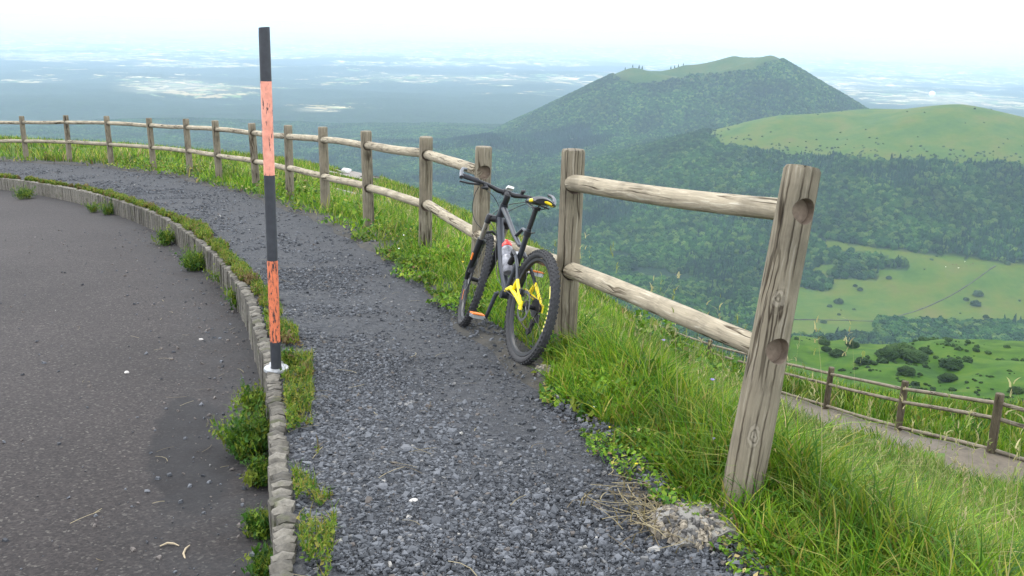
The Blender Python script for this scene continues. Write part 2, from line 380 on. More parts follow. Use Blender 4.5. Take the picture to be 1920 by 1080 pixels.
def inpoly(px, py, poly):
    ins = np.zeros(px.shape, bool); P = np.array(poly, float); j = len(P)-1
    for i in range(len(P)):
        c = ((P[i, 1] > py) != (P[j, 1] > py)) & (px < (P[j, 0]-P[i, 0])*(py-P[i, 1])/(P[j, 1]-P[i, 1]+1e-12)+P[i, 0]); ins ^= c; j = i
    return ins
MEADOW = [(1440, 470), (1500, 458), (1560, 452), (1620, 459), (1700, 470), (1800, 482), (1930, 497), (2150, 525), (2150, 622), (1920, 608), (1800, 606), (1740, 603), (1650, 602), (1640, 628), (1560, 632), (1430, 632)]
GROVES = [[(1420, 455), (1540, 452), (1545, 468), (1610, 476), (1700, 490), (1702, 503), (1620, 505), (1545, 494), (1515, 508), (1495, 515), (1420, 515)],
          [(1550, 512), (1600, 500), (1650, 516), (1646, 525), (1565, 524)], [(1440, 515), (1530, 513), (1565, 536), (1548, 548), (1500, 537), (1440, 535)]]
def regions(x, y, z):
    """1 = open grass, 0 = wooded"""
    px, py, d = proj(np.stack([x, y, z], 1)); r = np.hypot(x, y); az = np.arctan2(x, y)
    j = (fbm(x/60, y/60, 31, 3)-.5)
    g = np.zeros(len(x)); f = d > 0
    pj = px+j*30; qj = py+j*8
    m = f & (r > 1150) & (r < 2400) & inpoly(pj, qj, MEADOW)
    for G in GROVES: m &= ~inpoly(px+j*14, py+j*6, G)
    g[m] = 1
    # grassy tops of the two hills
    lim = np.interp(px, [1340, 1370, 1450, 1600, 1920, 2200], [262, 278, 290, 300, 310, 345])+(fbm(x/35, y/35, 33, 3)-.5)*16
    s = f & (r > 2200) & (r < 3300) & (px > 1330) & (z > -455); g[s] = np.clip((lim[s]-qj[s])/5+.5, 0, 1)
    lim = np.interp(px, [1130, 1150, 1190, 1250, 1330, 1400, 1440, 1480], [110, 140, 160, 166, 156, 136, 118, 100])+(fbm(x/50, y/50, 34, 3)-.5)*14
    c = f & (r > 3500) & (r < 4700) & (px > 1130) & (px < 1500); g[c] = .62*np.clip((lim[c]-qj[c])/12+.5, 0, 1)
    n = (r < 480) | ((r < 1000) & (az > azs[12]))
    g[n] = 1
    g[(r >= 480) & (r < 1150)] = 0
    return g
# ---- terrain mesh
def aset():
    a = np.concatenate([np.arange(-180, -38, 4.), np.arange(-38, 38, .13), np.arange(38, 181, 4.)]); return np.radians(np.unique(a))
A_ = aset()
rad = np.concatenate([np.linspace(.4, 60, 210), np.geomspace(60.5, 480, 90)[1:], np.geomspace(480, 1150, 30)[1:], np.geomspace(1150, 5200, 210)[1:], np.geomspace(5200, 100000, 130)[1:]])
AA, RD = np.meshgrid(A_, rad, indexing='ij'); X = RD*np.sin(AA); Y = RD*np.cos(AA); Z = height(X, Y)
rfc = np.interp(AA, _AZT, _RFT); Z = np.where((RD < rfc) & (RD < 59), Z-.22, Z)
w0, _, _ = nearest(np.stack([X.ravel(), Y.ravel()], 1)[RD.ravel() < 59], FCO)
wfull = np.full(X.size, 5.); wfull[RD.ravel() < 59] = w0; wfull = wfull.reshape(X.shape)
Z = np.where((wfull < .7) & (RD < 59), Z-.10, Z)
G_ = regions(X.ravel(), Y.ravel(), Z.ravel())
li, lt = grid_faces(*X.shape)
# terrain material
m, n, b = mat('grass and forest ground')
tc = N(n, 'ShaderNodeTexCoord'); pos = tc.outputs['Object']; at = N(n, 'ShaderNodeAttribute'); at.attribute_name = 'open'
ds = N(n, 'ShaderNodeAttribute'); ds.attribute_name = 'dist'
g1 = noise(n, pos, .9, 6, .6); g2 = noise(n, pos, .012, 6, .62); g3 = noise(n, pos, .09, 5, .6)
grass = ramp(n, g1, [(.3, (.045, .075, .016)), (.5, (.075, .125, .026)), (.68, (.12, .14, .05))])
mead = ramp(n, g2, [(.3, (.028, .066, .004)), (.45, (.050, .088, .006)), (.58, (.080, .098, .009)), (.72, (.100, .088, .020))])
gnear = mixc(n, ramp(n, ds.outputs['Fac'], [(.05, 0), (.16, 1)]).outputs[0], grass.outputs[0], mixc(n, ramp(n, ds.outputs['Fac'], [(.55, .85), (.9, .22)]).outputs[0], mead.outputs[0], ramp(n, g3, [(.3, (.012, .042, .004)), (.5, (.032, .080, .006)), (.66, (.056, .100, .010)), (.78, (.065, .068, .018))]).outputs[0]))
fcol = ramp(n, noise(n, pos, .02, 8, .75), [(.32, (.004, .015, .006)), (.5, (.010, .030, .010)), (.68, (.024, .052, .016))])  # wooded ground darkened in colour to stand in for shade among crowns
vor = N(n, 'ShaderNodeTexVoronoi'); vor.inputs['Scale'].default_value = .006; vor.inputs['Randomness'].default_value = .9; n.links.new(pos, vor.inputs['Vector'])
sepv = N(n, 'ShaderNodeSeparateColor'); n.links.new(vor.outputs['Color'], sepv.inputs[0])
fld = ramp(n, sepv.outputs[0], [(0, (.32, .27, .13)), (.2, (.10, .17, .05)), (.42, (.30, .235, .12)), (.6, (.16, .21, .09)), (.75, (.50, .42, .24)), (.9, (.06, .10, .04))], 'CONSTANT')
fa = N(n, 'ShaderNodeAttribute'); fa.attribute_name = 'fields_haze'
fieldmask = ramp(n, math_(n, 'ADD', noise(n, pos, .0009, 6, .66), math_(n, 'MULTIPLY', fa.outputs['Fac'], .26)), [(.595, 0), (.62, 1)])
hedge = ramp(n, noise(n, pos, .006, 5, .7), [(.47, 1), (.52, 0)])
fm2 = math_(n, 'MULTIPLY', fieldmask.outputs[0], hedge.outputs[0])
pale = math_(n, 'MULTIPLY', ramp(n, fa.outputs['Fac'], [(.30, 0), (1, .55)]).outputs[0], ramp(n, ds.outputs['Fac'], [(.99, 0), (1, 1)]).outputs[0])  # far land paled in its colour, standing in for whitening haze
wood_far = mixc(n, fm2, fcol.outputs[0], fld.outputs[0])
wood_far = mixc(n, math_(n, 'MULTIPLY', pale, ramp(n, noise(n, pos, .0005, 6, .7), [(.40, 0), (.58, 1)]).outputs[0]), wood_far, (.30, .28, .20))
col = mixc(n, at.outputs['Fac'], wood_far, gnear)
n.links.new(col, b.inputs['Base Color']); b.inputs['Roughness'].default_value = .95; b.inputs['Specular IOR Level'].default_value = .1
hb = math_(n, 'MULTIPLY', noise(n, pos, .07, 5, .7), math_(n, 'SUBTRACT', 1.0, at.outputs['Fac']))
bump(n, b, hb, .9, 9.0)
M_terrain = m
rr_ = RD.ravel(); pxx, pyy, dd = proj(np.stack([X.ravel(), Y.ravel(), Z.ravel()], 1))
fields_haze = np.zeros(len(rr_))
for cx_, cy_, sx_, sy_, am in [(340, 168, 130, 22, 1), (120, 104, 170, 13, 1), (340, 120, 120, 9, .8), (590, 206, 55, 5, .95), (900, 147, 240, 10, .85), (1560, 160, 170, 22, 1), (1760, 186, 170, 16, .9), (1700, 128, 300, 13, .85), (60, 150, 90, 10, .5), (700, 118, 300, 9, .5)]:
    fields_haze = np.maximum(fields_haze, am*np.exp(-((pxx-cx_)/sx_)**2-((pyy-cy_-(pxx-cx_)*.02)/sy_)**2))
fields_haze = np.maximum(fields_haze, .72*np.clip((rr_-10500)/9000, 0, 1)**.8)  # besides the field clusters, paleness grows with distance as painted haze
fields_haze *= (dd > 0)*(rr_ > 4800)
np_obj('terrain', np.stack([X.ravel(), Y.ravel(), Z.ravel()], 1), li, lt, M_terrain, kind='structure', smooth=True, attrs={'open': G_, 'dist': np.clip(rr_/1000, 0, 1), 'fields_haze': fields_haze})
# ------------------------------------------------------------------ gravel path and asphalt road
m, n, b = mat('slate gravel'); tc = N(n, 'ShaderNodeTexCoord'); pos = tc.outputs['Object']
v1 = N(n, 'ShaderNodeTexVoronoi'); v1.inputs['Scale'].default_value = 75; n.links.new(pos, v1.inputs['Vector'])
sp = N(n, 'ShaderNodeSeparateColor'); n.links.new(v1.outputs['Color'], sp.inputs[0])
v2 = N(n, 'ShaderNodeTexVoronoi'); v2.inputs['Scale'].default_value = 32; n.links.new(pos, v2.inputs['Vector'])
sp2 = N(n, 'ShaderNodeSeparateColor'); n.links.new(v2.outputs['Color'], sp2.inputs[0])
st = ramp(n, sp.outputs[0], [(0, (.022, .025, .029)), (.5, (.040, .043, .048)), (.85, (.064, .067, .073)), (1, (.13, .127, .12))])
st2 = ramp(n, sp2.outputs[1], [(0, (.025, .028, .032)), (.6, (.044, .047, .053)), (1, (.070, .073, .079))])
dust = ramp(n, noise(n, pos, 1.6, 5, .6), [(.35, 0), (.62, 1)])
c = mixc(n, ramp(n, noise(n, pos, 9, 3), [(.4, 0), (.6, 1)]).outputs[0], st.outputs[0], st2.outputs[0])
c = mixc(n, math_(n, 'MULTIPLY', dust.outputs[0], .55), c, (.054, .055, .058))
n.links.new(c, b.inputs['Base Color']); b.inputs['Roughness'].default_value = .9; b.inputs['Specular IOR Level'].default_value = .2
bump(n, b, math_(n, 'ADD', v1.outputs['Distance'], math_(n, 'MULTIPLY', sp.outputs[1], .6)), .8, .010); M_gravel = m
kk = KS[(KS[:, 1] > -6.5)]; nc = 26; rows = []
for p in kk:
    dm = np.hypot(*(FS[:, :2]-p[:2]).T); q = FS[dm.argmin()]; t = np.linspace(-.005, 1-.22/np.hypot(*(q-p)[:2]), nc)[:, None]; rows.append(p*(1-t)+q*t)
G = np.array(rows); gx, gy = G[..., 0], G[..., 1]; G[..., 2] += (fbm(gx/1.1, gy/1.1, 41, 3)-.5)*.05*np.sin(np.linspace(0, math.pi, nc))[None, :]-.012
li, lt = grid_faces(*G.shape[:2]); np_obj('gravel_path', G.reshape(-1, 3), li, lt, M_gravel, kind='structure', smooth=True)
def path_z(x, y):
    wk, zk, _ = nearest(np.stack([x, y], 1), KCO); fo, zf, _ = nearest(np.stack([x, y], 1), FCO); t = np.clip(wk/np.maximum(wk-fo, .2), 0, 1)
    return zk*(1-t)+zf*t+(fbm(x/1.1, y/1.1, 41, 3)-.5)*.05*np.sin(t*math.pi)-.012
# asphalt
m, n, b = mat('worn asphalt'); tc = N(n, 'ShaderNodeTexCoord'); pos = tc.outputs['Object']
v1 = N(n, 'ShaderNodeTexVoronoi'); v1.inputs['Scale'].default_value = 95; n.links.new(pos, v1.inputs['Vector'])
sp = N(n, 'ShaderNodeSeparateColor'); n.links.new(v1.outputs['Color'], sp.inputs[0])
ag = ramp(n, sp.outputs[0], [(0, (.013, .0105, .0103)), (.5, (.0245, .0200, .0192)), (.88, (.036, .030, .028)), (.96, (.052, .046, .041)), (1, (.085, .077, .068))])
big = ramp(n, noise(n, pos, .5, 5, .6), [(.35, .82), (.65, 1.15)])
c = mixc(n, 1, ag.outputs[0], big.outputs[0], 'MULTIPLY')
# damp patch with its own outline beside the kerb
sx = N(n, 'ShaderNodeSeparateXYZ'); n.links.new(pos, sx.inputs[0])
def ell(cx, cy, ax_, ay_):
    a = math_(n, 'DIVIDE', math_(n, 'SUBTRACT', sx.outputs[0], cx), ax_); b_ = math_(n, 'DIVIDE', math_(n, 'SUBTRACT', sx.outputs[1], cy), ay_)
    return math_(n, 'ADD', math_(n, 'MULTIPLY', a, a), math_(n, 'MULTIPLY', b_, b_))
def rot_ell(cx, cy, ux, uy, a_, b_):
    X_ = math_(n, 'SUBTRACT', sx.outputs[0], cx); Y_ = math_(n, 'SUBTRACT', sx.outputs[1], cy)
    al = math_(n, 'DIVIDE', math_(n, 'ADD', math_(n, 'MULTIPLY', X_, ux), math_(n, 'MULTIPLY', Y_, uy)), a_); ac = math_(n, 'DIVIDE', math_(n, 'SUBTRACT', math_(n, 'MULTIPLY', X_, uy), math_(n, 'MULTIPLY', Y_, ux)), b_)
    return math_(n, 'ADD', math_(n, 'MULTIPLY', al, al), math_(n, 'MULTIPLY', ac, ac))
e1 = math_(n, "ADD", rot_ell(-1.56, 4.20, -.33, .944, .90, .21), math_(n, 'MULTIPLY', math_(n, 'SUBTRACT', noise(n, pos, 6, 4), .5), 1.3))
wet = ramp(n, e1, [(.70, 1), (1.25, 0)])
sx2, _, _ = None, None, None
dirt = N(n, 'ShaderNodeAttribute'); dirt.attribute_name = 'edge'
c = mixc(n, math_(n, 'MULTIPLY', wet.outputs[0], .72), c, (.006, .0055, .0065))
c = mixc(n, math_(n, 'MULTIPLY', math_(n, 'MULTIPLY', dirt.outputs['Fac'], ramp(n, noise(n, pos, 4, 5, .65), [(.3, 0), (.6, 1)]).outputs[0]), .7), c, (.030, .031, .033))
n.links.new(c, b.inputs['Base Color']); b.inputs['Roughness'].default_value = .85; b.inputs['Specular IOR Level'].default_value = .25
bump(n, b, sp.outputs[1], .7, .005); M_asph = m
rows = []; ed = []; offs = np.concatenate([np.linspace(0, .8, 9), np.geomspace(1, 26, 22)])
for i, p in enumerate(kk):
    a = kk[max(i-3, 0)]; c_ = kk[min(i+3, len(kk)-1)]; t = (c_-a)[:2]; t /= np.hypot(*t); nrm = np.array([-t[1], t[0]])
    rows.append([(p[0]+nrm[0]*o, p[1]+nrm[1]*o, p[2]-KERB_H+.008) for o in offs]); ed.append([max(0, 1-o/.7) for o in offs])
G = np.array(rows)
# keep the fan from folding on the inner side of the bend: limit by rebuilding as bearings
li, lt = grid_faces(*G.shape[:2]); li = li.reshape(-1, 4)[:, ::-1].ravel()
np_obj('asphalt_road', G.reshape(-1, 3), li, lt, M_asph, kind='structure', smooth=True, attrs={'edge': np.array(ed).ravel()})
def road_z(x, y):
    wk, zk, _ = nearest(np.stack([x, y], 1), KCO); return zk-KERB_H+.008
# ------------------------------------------------------------------ haze
m = bpy.data.materials.new('thin haze'); m.use_nodes = True; n = m.node_tree; n.nodes.clear()
out = n.nodes.new('ShaderNodeOutputMaterial'); pv = n.nodes.new('ShaderNodeVolumePrincipled')
pv.inputs['Density'].default_value = HAZE; pv.inputs['Color'].default_value = (.62, .81, 1.0, 1); pv.inputs['Anisotropy'].default_value = .0
n.links.new(pv.outputs[0], out.inputs['Volume'])
hb_ = MB().box((0, 0, (-1300+6)/2), (230000, 230000, 1306)); hb_.build('haze', m, kind='stuff', smooth=False)
# ------------------------------------------------------------------ distant trees
def tree_mat(name, stops, big):
    m, n, b = mat(name); oi = N(n, 'ShaderNodeObjectInfo'); ge = N(n, 'ShaderNodeNewGeometry'); tc = N(n, 'ShaderNodeTexCoord')
    r1 = ramp(n, oi.outputs['Random'], stops); s = noise(n, ge.outputs['Position'], .35, 5, .7); s2 = noise(n, ge.outputs['Position'], .006, 3)
    c = mixc(n, 1, r1.outputs[0], ramp(n, s, [(.3, .55), (.7, 1.45)]).outputs[0], 'MULTIPLY'); c = mixc(n, 1, c, ramp(n, s2, [(.35, .55), (.65, 1.35)]).outputs[0], 'MULTIPLY')
    n.links.new(c, b.inputs['Base Color']); b.inputs['Roughness'].default_value = .95; b.inputs['Specular IOR Level'].default_value = .1
    bump(n, b, s, 1, .8); return m
M_decid = tree_mat('broadleaf crown', [(0, (.005, .026, .006)), (.4, (.012, .046, .008)), (.75, (.028, .076, .012)), (1, (.072, .115, .022))], 0)
M_conif = tree_mat('conifer crown', [(0, (.007, .026, .012)), (1, (.015, .046, .018))], 0)
M_scrub = tree_mat('scrub', [(0, (.018, .038, .012)), (1, (.036, .066, .018))], 0)
def gn_scatter(name, pts, size, material, label, cone=False, squash=1.0, parent=None):
    me = bpy.data.meshes.new(name); me.vertices.add(len(pts)); me.vertices.foreach_set('co', np.ascontiguousarray(pts, np.float32).ravel())
    a = me.attributes.new('size', 'FLOAT', 'POINT'); a.data.foreach_set('value', np.ascontiguousarray(size, np.float32))
    o = bpy.data.objects.new(name, me); link(o); tagd(o, label=label, kind='stuff')
    g = bpy.data.node_groups.new(name+' nodes', 'GeometryNodeTree'); g.interface.new_socket('Geometry', in_out='INPUT', socket_type='NodeSocketGeometry'); g.interface.new_socket('Geometry', in_out='OUTPUT', socket_type='NodeSocketGeometry')
    gi = g.nodes.new('NodeGroupInput'); go = g.nodes.new('NodeGroupOutput'); L = g.links.new
    jn = g.nodes.new('GeometryNodeJoinGeometry')
    for k in range(4):
        if cone:
            s = g.nodes.new('GeometryNodeMeshCone'); s.inputs['Vertices'].default_value = 9; s.inputs['Side Segments'].default_value = 6; s.inputs['Radius Bottom'].default_value = .42; s.inputs['Depth'].default_value = 2.4
            src = s.outputs[0]
        else:
            s = g.nodes.new('GeometryNodeMeshIcoSphere'); s.inputs['Radius'].default_value = .62; s.inputs['Subdivisions'].default_value = 4; src = s.outputs[0]
        p = g.nodes.new('GeometryNodeInputPosition'); nz = g.nodes.new('ShaderNodeTexNoise'); nz.inputs['Scale'].default_value = 2.6 if not cone else 4.; nz.inputs['Detail'].default_value = 3
        ad = g.nodes.new('ShaderNodeVectorMath'); ad.operation = 'ADD'; ad.inputs[1].default_value = (k*7.3, k*3.1, k*5.7); L(p.outputs[0], ad.inputs[0]); L(ad.outputs[0], nz.inputs['Vector'])
        sb = g.nodes.new('ShaderNodeVectorMath'); sb.operation = 'SUBTRACT'; sb.inputs[1].default_value = (.5, .5, .5 if cone else .38); L(nz.outputs['Color'], sb.inputs[0])
        sl = g.nodes.new('ShaderNodeVectorMath'); sl.operation = 'SCALE'; sl.inputs['Scale'].default_value = 1.15 if not cone else .5; L(sb.outputs[0], sl.inputs[0])
        sp_ = g.nodes.new('GeometryNodeSetPosition'); L(src, sp_.inputs['Geometry']); L(sl.outputs[0], sp_.inputs['Offset'])
        sm_ = g.nodes.new('GeometryNodeSetMaterial'); sm_.inputs['Material'].default_value = material; L(sp_.outputs[0], sm_.inputs[0])
        gt = g.nodes.new('GeometryNodeGeometryToInstance'); L(sm_.outputs[0], gt.inputs[0]); L(gt.outputs[0], jn.inputs[0])
    ip = g.nodes.new('GeometryNodeInstanceOnPoints'); ip.inputs['Pick Instance'].default_value = True; L(gi.outputs[0], ip.inputs['Points']); L(jn.outputs[0], ip.inputs['Instance'])
    na = g.nodes.new('GeometryNodeInputNamedAttribute'); na.data_type = 'FLOAT'; na.inputs['Name'].default_value = 'size'
    cx = g.nodes.new('ShaderNodeCombineXYZ'); L(na.outputs[0], cx.inputs[0]); L(na.outputs[0], cx.inputs[1])
    mz = g.nodes.new('ShaderNodeMath'); mz.operation = 'MULTIPLY'; mz.inputs[1].default_value = squash; L(na.outputs[0], mz.inputs[0]); L(mz.outputs[0], cx.inputs[2]); L(cx.outputs[0], ip.inputs['Scale'])
    rv = g.nodes.new('FunctionNodeRandomValue'); rv.data_type = 'FLOAT_VECTOR'; rv.inputs[1].default_value = (.15, .15, 6.28); L(rv.outputs[0], ip.inputs['Rotation'])
    L(ip.outputs[0], go.inputs[0]); md = o.modifiers.new('scatter', 'NODES'); md.node_group = g; return o
nt_ = 210000
rr = np.sqrt(rng.random(nt_)*(3900**2-1050**2)+1050**2); aa = np.radians(rng.uniform(-36, 34, nt_)); x = rr*np.sin(aa); y = rr*np.cos(aa); z = height(x, y)
px, py, dd = proj(np.stack([x, y, z], 1)); keep = (py > 90) & (py < 760) & (px > -120) & (px < 2040)
op = regions(x, y, z); keep &= op < rng.uniform(.05, .95, len(x))*(rr > 2200)+.4*(rr <= 2200)
clear = (fbm(x/220, y/220, 77, 4) < .20); keep &= ~clear
x, y, z, rr = x[keep], y[keep], z[keep], rr[keep]; conif = fbm(x/240, y/240, 55, 3)+rng.normal(0, .06, len(x)) > .68
s = rng.uniform(5.5, 11.5, len(x)); near_ = rr < 2200
gn_scatter('broadleaf_forest', np.stack([x, y, z+s*.25], 1)[~conif], s[~conif], M_decid, 'dense mixed broadleaf forest covering the plain and the hill flanks')
gn_scatter('conifer_forest', np.stack([x, y, z+s*.62], 1)[conif], (s*.68)[conif], M_conif, 'dark conifer stands within the forest on the plain', cone=True, squash=.8)
k = 120000; rr = np.sqrt(rng.random(k)*(4900**2-3900**2)+3900**2); aa = np.radians(rng.uniform(-36, 26, k)); x = rr*np.sin(aa); y = rr*np.cos(aa); z = height(x, y); kp = regions(x, y, z) < rng.uniform(.02, .30, k)
s = rng.uniform(7, 13, k)*(1-.6*(rr-3900)/1000*(aa < -.1)); gn_scatter('hill_forest', np.stack([x, y, z+s*.1], 1)[kp], s[kp], M_decid, 'bluish broadleaf forest on the flanks of the farther hill', squash=.8)
# thorn bushes creeping up over the grass tops and along the meadow edge
k = 30000; rr = rng.uniform(1250, 3200, k); aa = np.radians(rng.uniform(9, 34, k)); x = rr*np.sin(aa); y = rr*np.cos(aa); z = height(x, y); g_ = regions(x, y, z); px, py, _ = proj(np.stack([x, y, z], 1))
lim = np.interp(px, [1340, 1370, 1450, 1600, 1920, 2200], [262, 278, 290, 300, 310, 345]); pr = np.where(rr > 2200, .95*np.exp(-np.clip(lim-py, 0, 200)/11)*.8+.003, .002+.03*(fbm(x/45, y/45, 35, 3) > .66)); kp = (g_ > .3) & (rng.random(k) < pr)
s = rng.uniform(2.2, 5, k); gn_scatter('thorn_bushes', np.stack([x, y, z], 1)[kp], s[kp], M_scrub, 'tiny scattered thorn bushes on the grassy hill top and meadow', squash=.8)
# scrub on the near spur and small bushes along the edge of the woods
k = 2200; rr = rng.uniform(245, 470, k); aa = np.radians(rng.uniform(13, 36, k)); x = rr*np.sin(aa); y = rr*np.cos(aa); z = height(x, y)
s = np.exp(rng.normal(-.5, .55, k)); kp = (fbm(x/26, y/26, 88, 3) > .53); s = np.where(rr > 425, s*1.6, s)
gn_scatter('scrub_patches', np.stack([x, y, z], 1)[kp], s[kp]*1.3, M_scrub, 'small dark scrub bushes dotted over the bright green spur', squash=.75)

def crown_mesh(name, seed, material, squash=.8, sub=5):
    import bmesh
    bm = bmesh.new(); bmesh.ops.create_icosphere(bm, subdivisions=sub, radius=1)
    for v in bm.verts:
        c = v.co.copy(); a = np.array([c.x*1.4+seed*3.1]); b_ = np.array([c.y*1.4+c.z*2.3+seed])
        k_ = .66+.75*float(fbm(a, b_, seed, 4)[0])*(.85+.3*float(vnoise(a*7, b_*7, seed+5)[0])); k_ *= .86+.30*float(vnoise(a*19+c.z*9, b_*17, seed+9)[0]); v.co = c*k_; v.co.z *= squash; v.co.z = max(v.co.z, -.35)
    me = bpy.data.meshes.new(name); bm.to_mesh(me); bm.free(); me.materials.append(material); return me
CROWNS = [crown_mesh('crown', k+2, M_scrub) for k in range(4)]
M_bark = simple('bark', (.09, .07, .05), .9)
def ground_at(px, py, r0=200, r1=6000):
    v = raydir(px, py); h = math.hypot(v[0], v[1]); rs = np.geomspace(r0, r1, 500); X_ = v[0]/h*rs; Y_ = v[1]/h*rs; ray = CH+v[2]/h*rs; hh = height(X_, Y_)
    k_ = np.where(hh >= ray)[0]; k_ = k_[0] if len(k_) else len(rs)-1; return X_[k_], Y_[k_], hh[k_], rs[k_]
def bush(px, py, wpx, label, group, r0=1100, squash=.8, r1=6000):
    x, y, z, r_ = ground_at(px, py, r0, r1); s = wpx/2*r_*1.03/FPX
    o = empty('bush', (x, y, z), label=label, cat='bush', group=group)
    c = bpy.data.objects.new('crown', random.choice(CROWNS)); link(c, o); c.scale = (s, s*random.uniform(.9, 1.2), s*squash/.8); c.location = (0, 0, s*.35); c.rotation_euler[2] = random.uniform(0, 6)
    MB().tube([(0, 0, -.5), (0, 0, s*.5)], [.25, .18], 6).build('trunk', M_bark, o)
MG = 'bushes in the pale green meadow'
for a in [(1612, 547, 9, 'single dark bush in the meadow just below the middle grove'), (1603, 538, 7, 'small bush touching the lower edge of the middle grove'),
          (1666, 523, 8, 'round bush standing free at the right tip of the middle grove'), (1572, 569, 14, 'wide low bush in the left half of the meadow'),
          (1556, 576, 8, 'tiny bush beside the wide low bush in the left meadow'), (1573, 592, 6, 'thin dark bush low in the left meadow'),
          (1543, 606, 10, 'bush on the hedge line at the lower left of the meadow'), (1834, 556, 15, 'flat dark bush in the right half of the meadow, topmost of four'),
          (1811, 566, 9, 'reddish small bush left of the flat dark bush in the right meadow'), (1829, 573, 14, 'round bush just below the flat dark bush in the right meadow'),
          (1848, 597, 9, 'lone bush near the lower hedge in the right meadow'), (1888, 498, 9, 'bush by the far edge of the meadow at the right'),
          (1636, 464, 9, 'bush against the far woodland edge at the top of the meadow'), (1868, 610, 16, 'taller bush rising from the lower hedge at the right')]:
    bush(*a, MG)
SG = 'dark shrubs on the bright green spur behind the lower fence'
for a in [(1662, 672, 34, 'left bush of the big clump on the green spur'), (1688, 668, 44, 'largest bush, middle of the big clump on the green spur'), (1716, 676, 36, 'right bush of the big clump on the green spur'),
          (1545, 646, 20, 'bush on the spur rim nearest the leaning post'), (1549, 658, 16, 'small bush below the spur rim near the leaning post'), (1570, 668, 24, 'low bush between the leaning post and the big clump'),
          (1617, 682, 24, 'bush left of the lower fence post under the big clump'), (1699, 700, 28, 'bush right above the second lower fence post'), (1776, 714, 26, 'round bush between two lower fence posts at the right'),
          (1786, 690, 30, 'pale bush on the middle of the spur at the right'), (1598, 650, 22, 'bush on the crest left of the big clump'), (1735, 662, 20, 'bush on the crest right of the big clump'), (1905, 738, 26, 'bush above the rail at the far right edge')]:
    bush(*a, SG, 240, .6, 480)
# conifers on the far hill crest
CL = ['leftmost conifer on the lower left shoulder of the far hill crest', 'second conifer from the left on the far hill crest', 'left one of the close pair of conifers on the far hill shoulder', 'right one of the close pair of conifers on the far hill shoulder',
      'first conifer of the row in the saddle of the far hill crest', 'second conifer of the row in the saddle of the far hill crest', 'third conifer of the row in the saddle of the far hill crest', 'last conifer of the row in the saddle, nearest the summit']
for k, (px, py, hp) in enumerate([(1172, 134, 5), (1186, 131, 6), (1198, 131, 7), (1204, 131, 7), (1258, 127, 6), (1265, 126, 6), (1272, 126, 6), (1281, 125, 5)]):
    v = raydir(px, py); h = math.hypot(v[0], v[1]); rs = np.linspace(3900, 4400, 60); X_ = v[0]/h*rs; Y_ = v[1]/h*rs; j = (height(X_, Y_)-(CH+v[2]/h*rs)).argmax()
    x, y, z = X_[j], Y_[j], hz(X_[j], Y_[j]); o = empty('conifer_tree', (x, y, z-1), label=CL[k], cat='tree', group='conifers on the crest of the far hill')
    H_ = hp*rs[j]/FPX*1.0; MB().lathe((0, 0, 0), (0, 0, 1), [(.01, H_*1.0), (H_*.12, H_*.75), (H_*.08, H_*.72), (H_*.2, H_*.42), (H_*.13, H_*.4), (H_*.27, H_*.08), (.1, H_*.06)][::-1], 8).build('crown', M_conif, o, smooth=False)
    MB().tube([(0, 0, -2), (0, 0, H_*.3)], .5, 6).build('trunk', M_bark, o)
# dry field walls crossing the meadow
M_fwall = simple('dark field wall', (.05, .05, .035), .95, 0, .3, 1)
def field_wall(pix, label):
    P_ = resample(np.array([ground_at(px, py, 1150, 2600)[:3] for px, py in pix]), 9, 1); b = MB(); o = empty('field_wall', tuple(P_[0]), label=label, cat='wall', group=None); v = []
    for i, p in enumerate(P_):
        t = (P_[min(i+1, len(P_)-1)]-P_[max(i-1, 0)])[:2]; t /= np.hypot(*t); g_ = random.uniform(.7, 1.9); z_ = hz(p[0], p[1]); w2 = .7
        for sg_, zz_ in ((-1, -1), (-1, g_), (1, g_), (1, -1)): v.append((p[0]-t[1]*w2*sg_-P_[0][0], p[1]+t[0]*w2*sg_-P_[0][1], z_+zz_-P_[0][2]))
    f_ = [(4*i+k, 4*i+k+1, 4*i+k+5, 4*i+k+4) for i in range(len(P_)-1) for k in range(3)]; b.add(v, f_).build('wall_body', M_fwall, o, smooth=False)
field_wall([(1478, 600), (1560, 601), (1640, 603)], 'low dark field wall running level across the lower left of the meadow')
field_wall([(1640, 602), (1690, 592), (1745, 573), (1790, 552), (1830, 525), (1866, 500)], 'low dark field wall curving diagonally up across the meadow')
# white dome on the plain
x, y, z, r_ = ground_at(1747, 181, 4000, 30000); M_white = simple('white shell', (.8, .8, .8), .5, 0, .04, 1)
o = empty('radome', (x, y, z), label='white dome standing among trees on the far plain', cat='dome'); s = 5.0*r_/FPX
MB().lathe((0, 0, 0), (0, 0, 1), [(s*.62, -5), (s*.62, s*.25)]+[(s*math.cos(a), s*.8+s*math.sin(a)) for a in np.linspace(-.6, 1.57, 9)], 20).build('shell', M_white, o)
# cows in the meadow
M_cowb = simple('brown hide', (.10, .05, .03), .9, 0, .2, 1); M_coww = simple('white hide', (.75, .72, .66), .9, 0, .1, 1)
def cow_mesh(name, material):
    b = MB(); b.tube([(0, -1.15, 1.05), (0, -.9, 1.15), (0, -.2, 1.05), (0, .6, 1.1), (0, 1.0, 1.15), (0, 1.35, .95), (0, 1.6, .55), (0, 1.75, .3)], [.2, .36, .42, .40, .32, .2, .17, .09], 8)
    for sx_ in (-.2, .2):
        for yy, bend in ((-.85, .07), (.7, -.04)): b.tube([(sx_, yy, .95), (sx_, yy+bend, .5), (sx_, yy, 0)], [.15, .08, .07], 6)
    b.tube([(0, -1.2, 1.2), (0, -1.32, .8), (0, -1.3, .4)], [.05, .04, .06], 5)
    for s_ in (-1, 1): b.tube([(s_*.1, 1.5, .82), (s_*.3, 1.46, .84)], [.05, .02], 4)
    return b.mesh(name, material)
